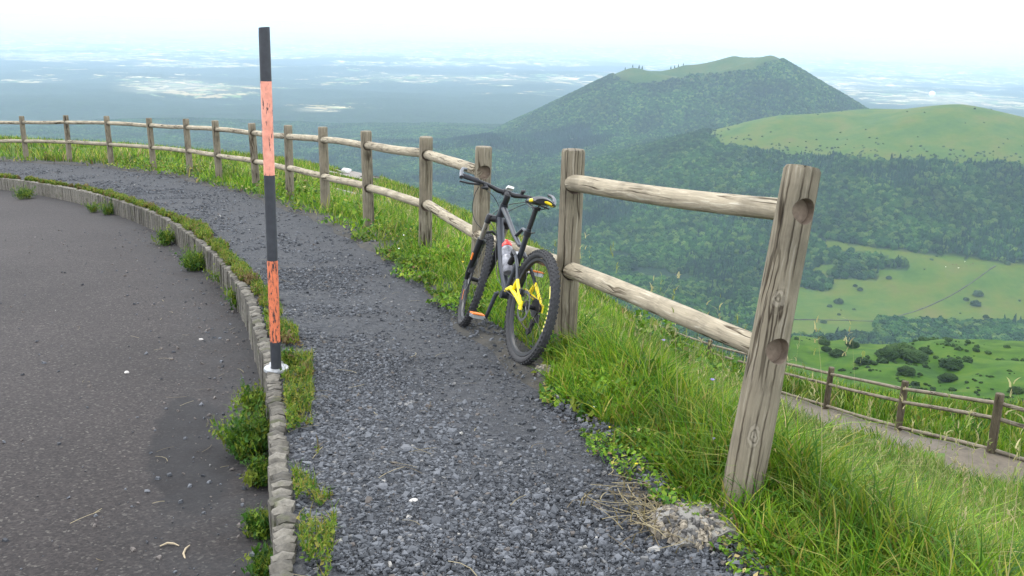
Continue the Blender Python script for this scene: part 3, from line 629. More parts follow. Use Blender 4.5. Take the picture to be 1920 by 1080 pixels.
cows = [cow_mesh('cow', M_coww), cow_mesh('cow', M_cowb)]
for px, py, c_, lb in [(1773, 502, 0, 'white cow grazing alone, leftmost of the herd'), (1809, 492, 0, 'white cow highest of the middle of the herd'), (1786, 498, 1, 'brown cow grazing, leftmost brown one of the herd'), (1793, 497, 1, 'brown cow just right of the leftmost brown one'), (1797, 503, 0, 'white cow lowest in the middle of the herd'), (1812, 500, 1, 'brown cow below the highest white cow'), (1820, 498, 1, 'brown cow, left one of the close right pair'), (1824, 496, 1, 'brown cow, right one of the close right pair'), (1876, 489, 0, 'white cow alone by the far edge of the meadow')]:
    x, y, z, _ = ground_at(px, py, 1300, 3000); o = bpy.data.objects.new('cow', cows[c_]); link(o); o.location = (x, y, z); o.rotation_euler[2] = random.uniform(0, 6.28)
    tagd(o, lb, 'cow', 'cows grazing in the meadow')
# ------------------------------------------------------------------ lower path and its fence
M_conc = simple('pale worn concrete', (.098, .080, .058), .9, 0, .28, 9, .3)
LP = resample(LOW[:, :], .4, 1); rows = []
for i, p in enumerate(LP):
    t = (LP[min(i+2, len(LP)-1)]-LP[max(i-2, 0)])[:2]; t /= np.hypot(*t); nrm = np.array([-t[1], t[0]])
    rows.append([(p[0]+nrm[0]*o_, p[1]+nrm[1]*o_, p[2]+.03+.02*math.sin(i)) for o_ in (-.16, -.15, .3, .8, 1.3, 1.55, 1.56)])
G = np.array(rows); G[:, 0, 2] -= .5; G[:, -1, 2] -= .5; li, lt = grid_faces(*G.shape[:2]); li = li.reshape(-1, 4)[:, ::-1].ravel()
np_obj('lower_path', G.reshape(-1, 3), li, lt, M_conc, kind='structure')
LAND = np.array([(7.0, 12.9), (7.0, 13.6), (7.45, 14.6), (8.2, 14.85), (9.04, 14.3), (10.86, 13.0), (13.0, 11.6), (12.4, 10.4), (9.6, 11.7), (7.9, 12.5)])
b = MB(); b.add([(p[0], p[1], -5.17) for p in LAND]+[(p[0]*1.01, p[1]*1.005, -5.7) for p in LAND], [tuple(range(9, -1, -1))]+[(k, (k+1) % 10, (k+1) % 10+10, k+10) for k in range(10)])
b.build('path_landing', M_conc, kind='structure', smooth=False)
# two visible bits of dirt track on the shoulder at the left
M_dirt = simple('dry dirt track', (.17, .15, .13), .95, 0, .2, 3, .3)
def ribbon(name, pix, wd):
    P_ = []
    for px, py in pix: x, y, z, _ = ground_at(px, py, 8, 80); P_.append((x, y, z))
    P_ = resample(np.array(P_), .6, 1); rows = []
    for i, p in enumerate(P_):
        t = (P_[min(i+1, len(P_)-1)]-P_[max(i-1, 0)])[:2]; t /= np.hypot(*t)+1e-9; nr = np.array([-t[1], t[0]]); k_ = wd*(.8+.5*math.sin(i*.9))*min(1, (i+.5)/2, (len(P_)-i-.5)/2)
        rr_ = []
        for o_ in np.linspace(-1, 1, 5): q = p[:2]+nr*o_*k_; rr_.append((q[0], q[1], hz(q[0], q[1])+.10))
        rows.append(rr_)
    G = np.array(rows); li, lt = grid_faces(*G.shape[:2]); np_obj(name, G.reshape(-1, 3), li, lt, M_dirt, kind='structure'); return P_
TR = [ribbon('dirt_track', [(596, 311), (630, 315), (660, 322), (684, 331), (640, 332)], .9), ribbon('dirt_track', [(628, 360), (655, 366), (682, 374)], .8)]
M_stonew = simple('pale rock', (.55, .53, .5), .9, 0, .15, 6)
def rock_mesh(name, material, seed, n_=2, sq=.6):
    import bmesh
    bm = bmesh.new(); bmesh.ops.create_icosphere(bm, subdivisions=n_, radius=1); rs_ = random.Random(seed)
    for v in bm.verts: v.co *= rs_.uniform(.78, 1.15); v.co.z *= sq
    me = bpy.data.meshes.new(name); bm.to_mesh(me); bm.free(); me.materials.append(material); return me
x, y, z, _ = ground_at(649, 329, 8, 80); o = bpy.data.objects.new('boulder', rock_mesh('boulder', M_stonew, 3)); link(o); o.location = (x, y, z+.2); o.scale = (.24, .2, .22)
tagd(o, 'pale rock beside the dirt track on the shoulder beyond the fence', 'boulder')

def seglen(p): return np.concatenate([[0], np.cumsum(np.linalg.norm(np.diff(p, axis=0), axis=1))])
def pole_piece(length, r0, r1, seed, seg=20, rings=22, bend=.01, chamfer=.012):
    """round timber along local Z from 0 to length"""
    b = MB(); zs = [0, chamfer]+list(np.linspace(.05*length, .95*length, rings))+[length-chamfer, length]
    for i, z_ in enumerate(zs):
        t = z_/length; rb = r0*(1-t)+r1*t; rb *= .90 if i in (0, len(zs)-1) else 1
        ox = bend*math.sin(t*3.1+seed); oy = bend*.6*math.sin(t*4.3+seed*2.1)
        for k in range(seg):
            a = 2*math.pi*k/seg; dr = 1+.035*(float(vnoise(np.array([math.cos(a)*1.5+seed*5]), np.array([math.sin(a)*1.5+t*length*2.6]), seed)[0])-.5)*2
            b.v.append((ox*(0 if i in (0,) else 1)+math.cos(a)*rb*dr, oy+math.sin(a)*rb*dr, z_))
    for i in range(len(zs)-1):
        for k in range(seg): k2 = (k+1) % seg; b.f.append((i*seg+k, i*seg+k2, (i+1)*seg+k2, (i+1)*seg+k))
    b.f.append(tuple(range(seg-1, -1, -1))); b.f.append(tuple((len(zs)-1)*seg+k for k in range(seg))); return b
def holed(b, holes, material, name, rad=.054, depth_in=.0):
    me = b.mesh(name, material); me.materials.append(M_hole); o = bpy.data.objects.new('tmp', me); link(o)
    cb = MB()
    for h in holes: cb.lathe((0, 0, h), (1, 0, 0), [(0.0001, depth_in), (rad, depth_in), (rad, .3), (.0001, .3)], 24)
    cm = cb.mesh('cut', material, smooth=False); cm.materials.append(M_hole); cm.polygons.foreach_set('material_index', [1]*len(cm.polygons)); c = bpy.data.objects.new('tmpcut', cm); link(c)
    md = o.modifiers.new('b', 'BOOLEAN'); md.object = c; md.operation = 'DIFFERENCE'; md.solver = 'EXACT'
    dg = bpy.context.evaluated_depsgraph_get(); res = bpy.data.meshes.new_from_object(o.evaluated_get(dg)); res.name = name
    bpy.data.objects.remove(o); bpy.data.objects.remove(c)
    try: res.set_sharp_from_angle(angle=R(38))
    except Exception: pass
    return res
# ---- near fence
fence = empty('wooden_fence', tuple(FEN[0]), label='weathered round-pole fence curving along the path edge, two rails between stout posts', cat='fence')
FO = Vector(FEN[0])
M_post_near = wood_mat('near post wood', POSTTAN, POSTGREY, knots=[(.058, -.038, 1.12, .022), (.060, -.036, .62, .020)], per_obj=False, cracks=[(.56, .83, .006), (.56, .83, -.040), (.56, .83, .034)])
M_post2 = wood_mat('knotted post wood', POSTTAN, POSTGREY, knots=[(.03, -.06, .66, .012), (-.01, -.066, .28, .03)], per_obj=True, cracks=[(.3, .95, .012), (.3, .95, -.03)])
BASE = .30
pm0 = holed(pole_piece(1.17+BASE, .068, .064, 3, 26, 26, .004), [BASE+.50, BASE+1.0], M_post, 'post')
posts_top = []
for i in range(len(R2)):
    j = max(i-1, 0); d = (R2[i-1]-R2[i])[:2] if i > 0 else (R2[0]-R2[1])[:2]; ang = math.atan2(d[1], d[0])
    g = Vector(FEN[i]); hgt = 1.15
    if i == 0:
        base = Vector((CAM+raydir(1381, 975)*(CH-FEN[0, 2])/(-raydir(1381, 975)[2]))); dirp = None
        tp = Vector(Wp(1506, 314, 3.36)); up = (tp-base).normalized(); Lh = (tp-base).length
        # distances along the post of the two sockets
        me = holed(pole_piece(Lh+BASE, .074, .066, 9, 32, 34, .003), [BASE+Lh-.16, BASE+Lh-.665], M_post_near, 'post', .047, .012)
        o = bpy.data.objects.new('post', me); link(o, fence)
        xa = Vector((math.cos(ang), math.sin(ang), 0)); xa = (xa-up*xa.dot(up)).normalized(); ya = up.cross(xa)
        Mx = Matrix((xa, ya, up)).transposed().to_4x4(); Mx.translation = base-up*BASE-FO; o.matrix_local = Mx
        o['label'] = 'leaning end post with two empty round sockets'; P_near = (base, up, Lh)
        continue
    me = pm0
    if i == 1: me = holed(pole_piece(1.17+BASE+.02, .070, .066, 5, 28, 28, .004), [BASE+.50, BASE+1.0], M_post2, 'post')
    if i == 2: me = holed(pole_piece(1.17+BASE+.02, .070, .064, 8, 28, 28, .004), [BASE+.50, BASE+1.0], M_post, 'post')
    o = bpy.data.objects.new('post', me); link(o, fence); o.location = Vector((R2[i][0], R2[i][1], R2[i][2]-.5-BASE))-FO
    lean = {1: (0, -.012), 2: (-.02, 0), 3: (.0, .055), 5: (0, -.02)}.get(i, (random.uniform(-.02, .02), random.uniform(-.02, .02)))
    o.rotation_euler = (lean[0], lean[1], ang)
def rail(i, h, far, near_):
    a = Vector(far); b = Vector(near_); L_ = (b-a).length; me = pole_piece(L_, .045+random.uniform(-.002, .003), .044+random.uniform(-.003, .003), i*2+h+1, 18, 20, .012, .006).mesh('rail', M_rail)
    o = bpy.data.objects.new('rail', me); link(o, fence); q = (b-a).to_track_quat('Z', 'Y'); o.rotation_mode = 'QUATERNION'; o.rotation_quaternion = q; o.location = a-FO
base, up, Lh = P_near
for i in range(1, len(R2)):
    for h in (0, 1):
        if i == 2 and h == 1: continue            # the missing top rail beside the bicycle
        far = R2[i]+np.array([0, 0, .5*h])
        nr = R2[i-1]+np.array([0, 0, .5*h]) if i > 1 else np.array(base+up*(Lh-(.16 if h else .665)))
        rail(i, h, far, nr)
# ---- lower fence
lfence = empty('wooden_fence', tuple(LOW[2]), label='darker three-rail pole fence along the lower path down the slope', cat='fence', group=None); LFO = Vector(LOW[2])
lp = pole_piece(1.5, .075, .072, 4, 14, 10, .004).mesh('post', M_lowpost)
for p in LOW:
    o = bpy.data.objects.new('post', lp); link(o, lfence); o.location = Vector(p)-LFO-Vector((0, 0, .35)); o.rotation_euler = (random.uniform(-.02, .02), random.uniform(-.02, .02), random.uniform(0, 6))
for a, b_ in zip(LOW[:-1], LOW[1:]):
    for hh in (.13, .70, .98):
        A = Vector(a)+Vector((0, 0, hh)); B = Vector(b_)+Vector((0, 0, hh)); me = pole_piece((B-A).length, .037, .037, int(hh*10)+int(a[1]), 12, 8, .01, .004).mesh('rail', M_lowrail)
        o = bpy.data.objects.new('rail', me); link(o, lfence); o.rotation_mode = 'QUATERNION'; o.rotation_quaternion = (B-A).to_track_quat('Z', 'Y'); o.location = A-LFO
# ------------------------------------------------------------------ kerb of upright stones
m, n, b = mat('lichened kerb stone'); tc = N(n, 'ShaderNodeTexCoord'); oi = N(n, 'ShaderNodeObjectInfo'); pos = N(n, 'ShaderNodeNewGeometry').outputs['Position']
c0 = ramp(n, oi.outputs['Random'], [(0, (.055, .050, .041)), (.5, (.098, .089, .073)), (1, (.15, .137, .113))])
c1 = mixc(n, 1, c0.outputs[0], ramp(n, noise(n, pos, 38, 6, .7), [(.3, .5), (.5, 1), (.7, 1.5)]).outputs[0], 'MULTIPLY')
c1 = mixc(n, ramp(n, noise(n, pos, 9, 4, .6), [(.55, 0), (.68, .65)]).outputs[0], c1, (.055, .062, .020))
n.links.new(c1, b.inputs['Base Color']); b.inputs['Roughness'].default_value = .95; bump(n, b, noise(n, pos, 60, 5, .7), .8, .006); M_kerb = m
def kerb_stone(seed):
    rs_ = random.Random(seed); b = MB(); xs = [-1, 0, 1]; idx = {}
    for i, a in enumerate(xs):
        for j, c in enumerate(xs):
            for k, d in enumerate([-1, .55, 1]):
                if i == 1 and j == 1 and k == 1: continue
                sh = 1-.13*(abs(a)*abs(c))-.10*(abs(d) if k == 2 else 0)*(abs(a)+abs(c))/2
                if k == 2: zz_ = .5-.018*(abs(a)+abs(c))+rs_.uniform(-.016, .012)
                else: zz_ = d*.5+rs_.uniform(-.02, .02)
                idx[(i, j, k)] = len(b.v); b.v.append((a*.5*sh+rs_.uniform(-.05, .05), c*.5*sh+rs_.uniform(-.04, .04), zz_))
    def q(*t): b.f.append(tuple(idx[x_] for x_ in t))
    for u_ in (0, 1):
        for v_ in (0, 1):
            q((u_, v_, 2), (u_+1, v_, 2), (u_+1, v_+1, 2), (u_, v_+1, 2))
            q((0, u_, v_), (0, u_, v_+1), (0, u_+1, v_+1), (0, u_+1, v_)); q((2, u_, v_), (2, u_+1, v_), (2, u_+1, v_+1), (2, u_, v_+1))
            q((u_, 0, v_), (u_+1, 0, v_), (u_+1, 0, v_+1), (u_, 0, v_+1)); q((u_, 2, v_), (u_, 2, v_+1), (u_+1, 2, v_+1), (u_+1, 2, v_))
    return b.mesh('kerb_stone', M_kerb, True, 32)
KSM = [kerb_stone(k) for k in range(7)]
kerb = empty('kerb', tuple(KERB[3]), label='low kerb of upright rough stones between asphalt and gravel path', cat='kerb'); KO = Vector(KERB[3])
sd_ = seglen(KS); s0 = sd_[np.argmin(np.abs(KS[:, 1]-2.05))]; s_ = s0; cnt = 0; mb_far = MB()
i_s0 = s_
while s_ < sd_[-1]-.5:
    wd = random.uniform(.034, .070); s_ += wd/2; p = np.array([np.interp(s_, sd_, KS[:, k]) for k in range(3)]); p2 = np.array([np.interp(s_+.05, sd_, KS[:, k]) for k in range(3)]); t = math.atan2(p2[1]-p[1], p2[0]-p[0])
    if p[0] < -15: break
    loc = Vector(p)-KO+Vector((random.uniform(-.006, .006), random.uniform(-.006, .006), -.165+random.uniform(-.006, .006)))
    sc_ = (wd*.97, random.uniform(.070, .082), .38)
    if cnt < 300:
        o = bpy.data.objects.new('kerb_stone', random.choice(KSM)); link(o, kerb); o.location = loc; o.scale = sc_; o.rotation_euler = (random.uniform(-.04, .04), random.uniform(-.05, .05), t+random.uniform(-.035, .035)+(math.pi if random.random() < .5 else 0))
    else:
        rs3 = random.choice(KSM); mt = Matrix.Rotation(t, 3, 'Z')
        mb_far.add([loc+mt@Vector((v.co.x*sc_[0], v.co.y*sc_[1], v.co.z*sc_[2])) for v in rs3.vertices], [tuple(f.vertices) for f in rs3.polygons])
    s_ += wd/2; cnt += 1
if mb_far.v: mb_far.build('kerb_stones', M_kerb, kerb, kind='stuff')
# ------------------------------------------------------------------ snow marker pole
def paint(name, colr, crack, scl, fade=None):
    m, n, b = mat(name); tc = N(n, 'ShaderNodeTexCoord'); v = tc.outputs['Object']
    s1 = noise(n, v, 1, 6, .7, .4, scl); f = ramp(n, s1, [(crack-.015, 0), (crack+.015, 1)])
    base_ = colr if fade is None else mixc(n, ramp(n, noise(n, v, 5, 3), [(.35, 0), (.65, 1)]).outputs[0], colr, fade)
    c = mixc(n, f.outputs[0], base_, (.035, .028, .028)); c = mixc(n, 1, c, ramp(n, noise(n, v, 40, 4), [(.3, .85), (.7, 1.12)]).outputs[0], 'MULTIPLY')
    n.links.new(c, b.inputs['Base Color']); b.inputs['Roughness'].default_value = .55; bump(n, b, f.outputs[0], .5, .001); return m
M_orA = paint('faded salmon paint', (.68, .25, .165), .60, (60, 60, 14), (.74, .33, .24)); M_orB = paint('cracked orange paint', (.64, .17, .075), .54, (120, 120, 22))
M_blk = paint('dull black paint', (.020, .022, .028), .78, (60, 60, 10), (.034, .037, .044))
pb = Vector((CAM+raydir(518, 692)*5.02)); ptp = Vector(Wp(495, 50, 5.02+.0)); ptp = Vector(Wp(495, 50, 5.02+(643/FPX*5.02)*(-_f[2]) * -1.0*(-1)))  # top kept upright: depth shrinks with height
upv = Vector((0, 0, 1))
best = None
for L_ in np.arange(1.5, 2.5, .005):                       # height whose top reaches the picture row of the tip
    q = np.array(pb)+np.array([0, 0, L_]); a_, b2, _ = proj(q); e = abs(b2-50)
    if best is None or e < best[0]: best = (e, L_, a_)
PL = best[1]; tip = np.array(pb)+np.array([0, 0, PL]); tip = tip+_r*(495-best[2])/FPX*proj(tip)[2]; tip = Vector(tip); pax = (tip-pb).normalized(); PL = (tip-pb).length
pole = empty('snow_marker_pole', tuple(pb), label='tall thin snow marker pole banded black and faded orange on the kerb', cat='marker pole')
def pole_t(yy):
    ts = np.linspace(0, 1, 400); ys = np.array([proj(np.array(pb)+np.array(pax)*PL*t)[1] for t in ts]); return float(np.interp(-yy, -ys, ts))
cuts = [(692, 640, M_blk), (640, 488, M_orB), (488, 328, M_blk), (328, 152, M_orA), (152, 50, M_blk)]
pole.rotation_mode = 'QUATERNION'; pole.rotation_quaternion = pax.to_track_quat('Z', 'Y')
for k, (ya, yb, mt_) in enumerate(cuts):
    za = pole_t(ya)*PL; zb = pole_t(yb)*PL; rr0 = .0275; b = MB(); prof = [(rr0, z_) for z_ in np.linspace(za, zb, 12)]
    b.lathe((0, 0, 0), (0, 0, 1), prof, 24)
    if k == 4:       # sawn, chipped tip of the hollow pole
        nb = len(b.v)
        for kk_ in range(24):
            v = b.v[nb-24+kk_]; b.v[nb-24+kk_] = (v[0], v[1], v[2]-.004*(1+math.cos(2*math.pi*kk_/24-1.0))-(.03 if kk_ in (5, 6, 7) else 0))
        ring = list(range(nb-24, nb)); b.v += [(b.v[r_][0]*.78, b.v[r_][1]*.78, b.v[r_][2]-.002) for r_ in ring]; b.v += [(b.v[r_][0]*.78, b.v[r_][1]*.78, zb-.1) for r_ in ring]
        for kk_ in range(24):
            k2 = (kk_+1) % 24; b.f.append((nb-24+kk_, nb-24+k2, nb+k2, nb+kk_)); b.f.append((nb+kk_, nb+k2, nb+24+k2, nb+24+kk_))
        b.f.append(tuple(nb+24+kk_ for kk_ in range(24)))
    b.build('painted_band', mt_, pole)
M_galv = simple('galvanised steel', (.34, .35, .36), .5, .5, .15, 30)
b = MB().lathe((0, 0, 0), (0, 0, 1), [(.03, .010), (.064, .010), (.066, .004), (.066, -.004), (.03, -.006)], 28); o = b.build('base_flange', M_galv, pole); o.rotation_mode = 'QUATERNION'; o.rotation_quaternion = pax.to_track_quat('Z', 'Y').inverted()
o = MB().lathe((.088, .02, -.006), (0, 0, 1), [(.0, .010), (.038, .009), (.04, 0), (.04, -.004)], 20).build('socket_cap', M_galv, pole)
# ------------------------------------------------------------------ mountain bike (local: y forward, x right, z up, origin at the rear tyre contact)
M_frame = simple('dark grey bicycle paint', (.030, .034, .042), .35, .4, .15, 20); M_black = simple('black anodised metal', (.018, .018, .02), .45, .3, .2, 40); M_rub = simple('tyre rubber', (.030, .030, .032), .85, 0, .3, 50, .3)
M_yel = simple('yellow paint', (.80, .62, .01), .4, 0, .06, 20); M_sil = simple('brushed alloy', (.5, .51, .53), .35, .8, .1, 40); M_grip = simple('grip rubber', (.025, .025, .03), .8, 0, .2, 200, .4)
M_red = simple('red plastic', (.65, .03, .02), .4, 0, .1); M_orn = simple('orange plastic', (.75, .20, .03), .5, 0, .1); M_clear = simple('grey bottle plastic', (.20, .20, .22), .4, 0, .7, 25); M_wh = simple('white plastic', (.75, .75, .72), .4, 0, .05)
M_stan = simple('worn stanchion', (.30, .28, .24), .3, .7, .1)
M_disc = simple('brake steel', (.12, .12, .125), .4, .8, .1, 40)
bx0, by0 = .047, 5.06; HD = .349; LEAN = .250
bz0 = float(path_z(np.array([bx0]), np.array([by0]))[0])+.004; fx_, fy_ = bx0-math.sin(HD)*1.1, by0+math.cos(HD)*1.1; fz_ = float(path_z(np.array([fx_]), np.array([fy_]))[0])
PIT = math.atan2(bz0-fz_, 1.1)
Mb = Matrix.Translation((bx0, by0, bz0)) @ Matrix.Rotation(HD, 4, 'Z') @ Matrix.Rotation(-PIT, 4, 'X') @ Matrix.Rotation(LEAN, 4, 'Y')
bike = empty('mountain_bike', label='black and yellow full-suspension mountain bike leaning on the fence', cat='bicycle'); bike.matrix_world = Mb
HA = Vector((0, -math.cos(R(67.5)), math.sin(R(67.5)))); FWD = Vector((0, HA.z, -HA.y)); AX = Vector((0, 1.10, .335)); AP = AX-FWD*.042
STR = Matrix.Rotation(R(-11), 4, HA)
def steer(v): return AP+(STR@(Vector(v)-AP))
def wheel(cy, name, rear, fn=None):
    root = None; b = MB(); Rr, r_ = .311, .0240; pts = [(0, cy+Rr*math.cos(a), .335+Rr*math.sin(a)) for a in np.linspace(0, 2*math.pi, 73)[:-1]]
    b.tube(pts, r_, 12, closed=True)
    for k in range(66):
        a = 2*math.pi*k/66; rot = Matrix.Rotation(a, 3, 'X')
        for xo, ro, off in ((0, Rr+r_, 0), (.014, Rr+r_*.82, .5), (-.014, Rr+r_*.82, .5), (.0235, Rr+r_*.42, 0), (-.0235, Rr+r_*.42, 0)):
            aa_ = a+off*2*math.pi/66; rot = Matrix.Rotation(aa_, 3, 'X'); c = rot@Vector((xo, ro, 0)); b.box((c.x, cy+c.y, .335+c.z), (.009, .006, .014), rot)
    F_ = fn or (lambda v: v)
    b.xform(F_); hub = MB().lathe((0, cy, .335), (1, 0, 0), [(.009, -.055), (.013, -.045), (.030, -.036), (.030, -.030), (.015, -.024), (.014, .02), (.030, .026), (.030, .032), (.012, .045), (.009, .055)], 16)
    root = hub.xform(F_).build(name, M_black, bike)
    b.build('tyre', M_rub, root)
    prof = [(.286, -.013), (.270, -.011), (.262, 0), (.270, .011), (.286, .013), (.280, 0), (.286, -.013)]
    MB().lathe((0, cy, .335), (1, 0, 0), prof, 60).xform(F_).build('rim', M_black, root)
    s = MB()
    for k in range(32):
        a = 2*math.pi*k/32; sd2 = 1 if k % 2 else -1; ah = a+(.5 if k % 4 < 2 else -.5)
        s.tube([(sd2*.033, cy+.028*math.cos(ah), .335+.028*math.sin(ah)), (sd2*.003, cy+.263*math.cos(a), .335+.263*math.sin(a))], .0011, 4, False)
    s.xform(F_).build('spokes', M_black, root)
    d = MB(); rd = .09 if rear else .09
    for (ra_, rb_) in ((rd-.016, rd), (.03, .036)): d.lathe((-.047, cy, .335), (1, 0, 0), [(ra_, -.001), (rb_, -.001), (rb_, .001), (ra_, .001), (ra_, -.001)], 32)
    for k in range(6): a = k*math.pi/3; d.tube([(-.047, cy+.033*math.cos(a), .335+.033*math.sin(a)), (-.047, cy+.076*math.cos(a+.5), .335+.076*math.sin(a+.5))], .003, 4)
    d.xform(F_).build('brake_disc', M_disc, root)
    # printed rim marks
    for a0, ln in ([(2.55, .26)]+[(2.9+.09*k_, .045) for k_ in range(7)] if rear else [(2.7, .1), (5.6, .3)]):
        st_ = 6; vv = []; dm = MB()
        for q_ in range(st_+1):
            a = a0+ln*q_/st_; vv += [(-.0142, cy+.272*math.cos(a), .335+.272*math.sin(a)), (-.0146, cy+.284*math.cos(a), .335+.284*math.sin(a))]
        dm.add(vv, [(2*q_, 2*q_+1, 2*q_+3, 2*q_+2) for q_ in range(st_)])
        dm.xform(F_).build('rim_marking', M_yelmark if rear else M_orn, root)
    return root
M_yelmark = simple('yellow print', (.75, .66, .15), .5, 0, .1)
rw = wheel(0, 'rear_wheel', True); fw = wheel(1.10, 'front_wheel', False, steer)
cs = MB()
for k, rr2 in enumerate([.055, .050, .046, .042, .038, .034, .030, .026, .022]): cs.lathe((.020+k*.0042, 0, .335), (1, 0, 0), [(.012, 0), (rr2, 0), (rr2, .0018), (.012, .0018)], 28)
cs.build('cassette', M_black, rw)
BB = Vector((0, .43, .335)); HT = AP+HA*.60; HB = AP+HA*.49
fr = MB(); fr.tube([HB-HA*.005, HB+HA*.06, HT+HA*.005], [.028, .025, .027], 16)
fr.tube([HB+HA*.02, HB+Vector((0, -.08, -.075)), Vector((0, .62, .50)), BB+Vector((0, .04, .045)), BB], [.023, .026, .027, .025, .024], 14, flat=1.0)
fr.tube([HT-HA*.02, Vector((0, .72, .80)), Vector((0, .52, .70)), Vector((0, .40, .655)), Vector((0, .335, .66))], [.021, .018, .016, .015, .015], 12)
fr.tube([BB, Vector((0, .40, .45)), Vector((0, .345, .62)), Vector((0, .305, .765))], [.023, .018, .017, .017], 12)
fr.tube([Vector((0, .50, .70)), Vector((0, .40, .755)), Vector((0, .318, .735))], [.012, .011, .012], 8)
fr.lathe(BB, (1, 0, 0), [(.001, -.038), (.024, -.038), (.024, .038), (.001, .038)], 18)
fr.build('frame', M_frame, bike)
MB().tube([HT-HA*.03+Vector((.025, -.01, 0)), Vector((.020, .76, .815))], [.004, .004], 6).build('frame_decal', M_yel, bike)
# swing arm: grey upper stays, yellow lower stays
for sx_ in (-1, 1):
    MB().tube([Vector((sx_*.032, .34, .59)), Vector((sx_*.045, .24, .53)), Vector((sx_*.058, .15, .455))], [.011, .010, .011], 8).build('seatstay', M_frame, bike)
    y_ = MB(); y_.tube([Vector((sx_*.058, .155, .46)), Vector((sx_*.064, .07, .395)), Vector((sx_*.066, .01, .345))], [.0115, .0115, .011], 8, flat=.9)
    y_.tube([Vector((sx_*.040, .36, .37)), Vector((sx_*.048, .26, .40)), Vector((sx_*.062, .12, .375)), Vector((sx_*.066, -.005, .335))], [.011, .015, .014, .012], 8, flat=.8)
    y_.tube([Vector((sx_*.055, .20, .395)), Vector((sx_*.058, .16, .45))], [.013, .012], 8)
    y_.box((sx_*.066, 0, .335), (.009, .036, .05)); y_.build('swingarm', M_yel, bike)
    MB().tube([Vector((sx_*.034, .34, .59)), Vector((sx_*.036, .39, .61)), Vector((sx_*.022, .44, .585))], [.011, .013, .010], 8).build('rocker_link', M_black, bike)
sh = MB(); sh.tube([(0, .44, .585), (0, .50, .52)], .019, 12); sh.tube([(0, .49, .53), (0, .56, .455)], .010, 10); sh.build('rear_shock', M_black, bike)
MB().tube([(.022, .45, .575), (.030, .49, .60)], [.013, .013], 8).build('shock_reservoir', M_sil, bike)
# seat post and saddle
sp0, sp1 = Vector((0, .315, .74)), Vector((0, .27, .885)); MB().tube([sp0, sp1], .0155, 12).build('seatpost', M_black, bike)
MB().lathe(sp0+Vector((0, 0, .0)), (sp1-sp0), [(.024, -.02), (.024, .012), (.016, .014)], 14).tube([sp0+Vector((.02, 0, 0)), sp0+Vector((.05, .01, .01))], [.005, .004], 6).build('seat_clamp', M_black, bike)
SDL = Vector((0, .030, -.018))
def saddle():
    b = MB(); st_ = [(-.005, .062, .020, .955), (.03, .070, .028, .960), (.08, .064, .028, .955), (.13, .042, .025, .948), (.18, .024, .022, .945), (.24, .018, .018, .945), (.275, .012, .012, .938)]
    seg = 14
    for (yo, hw, ht, zc) in st_:
        for k in range(seg):
            a = 2*math.pi*k/seg; b.v.append((hw*math.cos(a), .13+yo, zc+ht*math.sin(a)*(1 if math.sin(a) > 0 else .7)-.22*(hw*math.cos(a))**2*6))
    for i in range(len(st_)-1):
        for k in range(seg): k2 = (k+1) % seg; b.f.append((i*seg+k, i*seg+k2, (i+1)*seg+k2, (i+1)*seg+k))
    b.f.append(tuple(range(seg-1, -1, -1))); b.f.append(tuple((len(st_)-1)*seg+k for k in range(seg))); return b
sad = saddle().xform(lambda v: v+SDL).build('saddle', M_black, bike)
for sx_ in (-1, 1):
    if sx_ > 0: MB().tube([(-.012, .133, .958), (.015, .128, .957), (.042, .134, .951), (.060, .155, .946), (.064, .18, .944)], [.005, .010, .012, .010, .004], 8).xform(lambda v: v+SDL).build('side_panel', M_yel, sad)
    else: MB().tube([(sx_*.060, .150, .952), (sx_*.067, .165, .952), (sx_*.066, .18, .950), (sx_*.055, .215, .948), (sx_*.034, .265, .945)], [.006, .010, .012, .011, .004], 8).xform(lambda v: v+SDL).build('side_panel', M_yel, sad)
    MB().tube([(sx_*.02, .13, .935), (sx_*.022, .17, .915), (sx_*.022, .28, .912), (sx_*.01, .38, .93)], .0035, 6).xform(lambda v: v+SDL).build('saddle_rail', M_black, sad)
MB().box((0, .265, .892), (.04, .04, .022)).build('saddle_clamp', M_black, bike)
# fork
CR = HB-HA*.012; fk = MB()
fk.tube([CR+Vector((-.068, 0, 0)), CR+Vector((-.05, 0, .006)), CR+Vector((0, 0, .012)), CR+Vector((.05, 0, .006)), CR+Vector((.068, 0, 0))], [.022, .022, .024, .022, .022], 12)
for sx_ in (-1, 1): fk.lathe(CR+Vector((sx_*.066, 0, 0)), HA, [(.001, .03), (.015, .03), (.021, .018), (.021, -.03)], 12)
fork = fk.xform(steer).build('fork', M_black, bike)
for sx_ in (-1, 1):
    top = CR+Vector((sx_*.066, 0, 0)); bot = AX+Vector((sx_*.062, 0, 0))+FWD*-.010; 
    MB().tube([top, top-HA*.17], .0165, 12).xform(steer).build('stanchion', M_stan, fork)
    l = MB().tube([top-HA*.155, top-HA*.17, top-HA*.33, AX+Vector((sx_*.062, -.012, .03)), AX+Vector((sx_*.06, 0, -.012))], [.024, .0235, .021, .018, .012], 12)
    l.xform(steer).build('fork_leg', M_black, fork)
ar = [Vector((sx, 0, 0)) for sx in ()]
tp_ = CR-HA*.165; MB().tube([tp_+Vector((-.062, 0, 0)), tp_+Vector((-.045, .03, .055)), tp_+Vector((0, .04, .075)), tp_+Vector((.045, .03, .055)), tp_+Vector((.062, 0, 0))], .010, 8).xform(steer).build('fork_arch', M_black, fork)
l0 = CR+Vector((-.066, 0, 0))-HA*.27; MB().tube([l0+Vector((-.019, -.012, 0)), l0-HA*.05+Vector((-.0175, -.012, 0))], .007, 8).xform(steer).build('fork_decal', M_orn, fork)
MB().box(AX+Vector((-.056, -.06, .07)), (.03, .035, .06)).xform(steer).build('brake_caliper', M_black, fork)
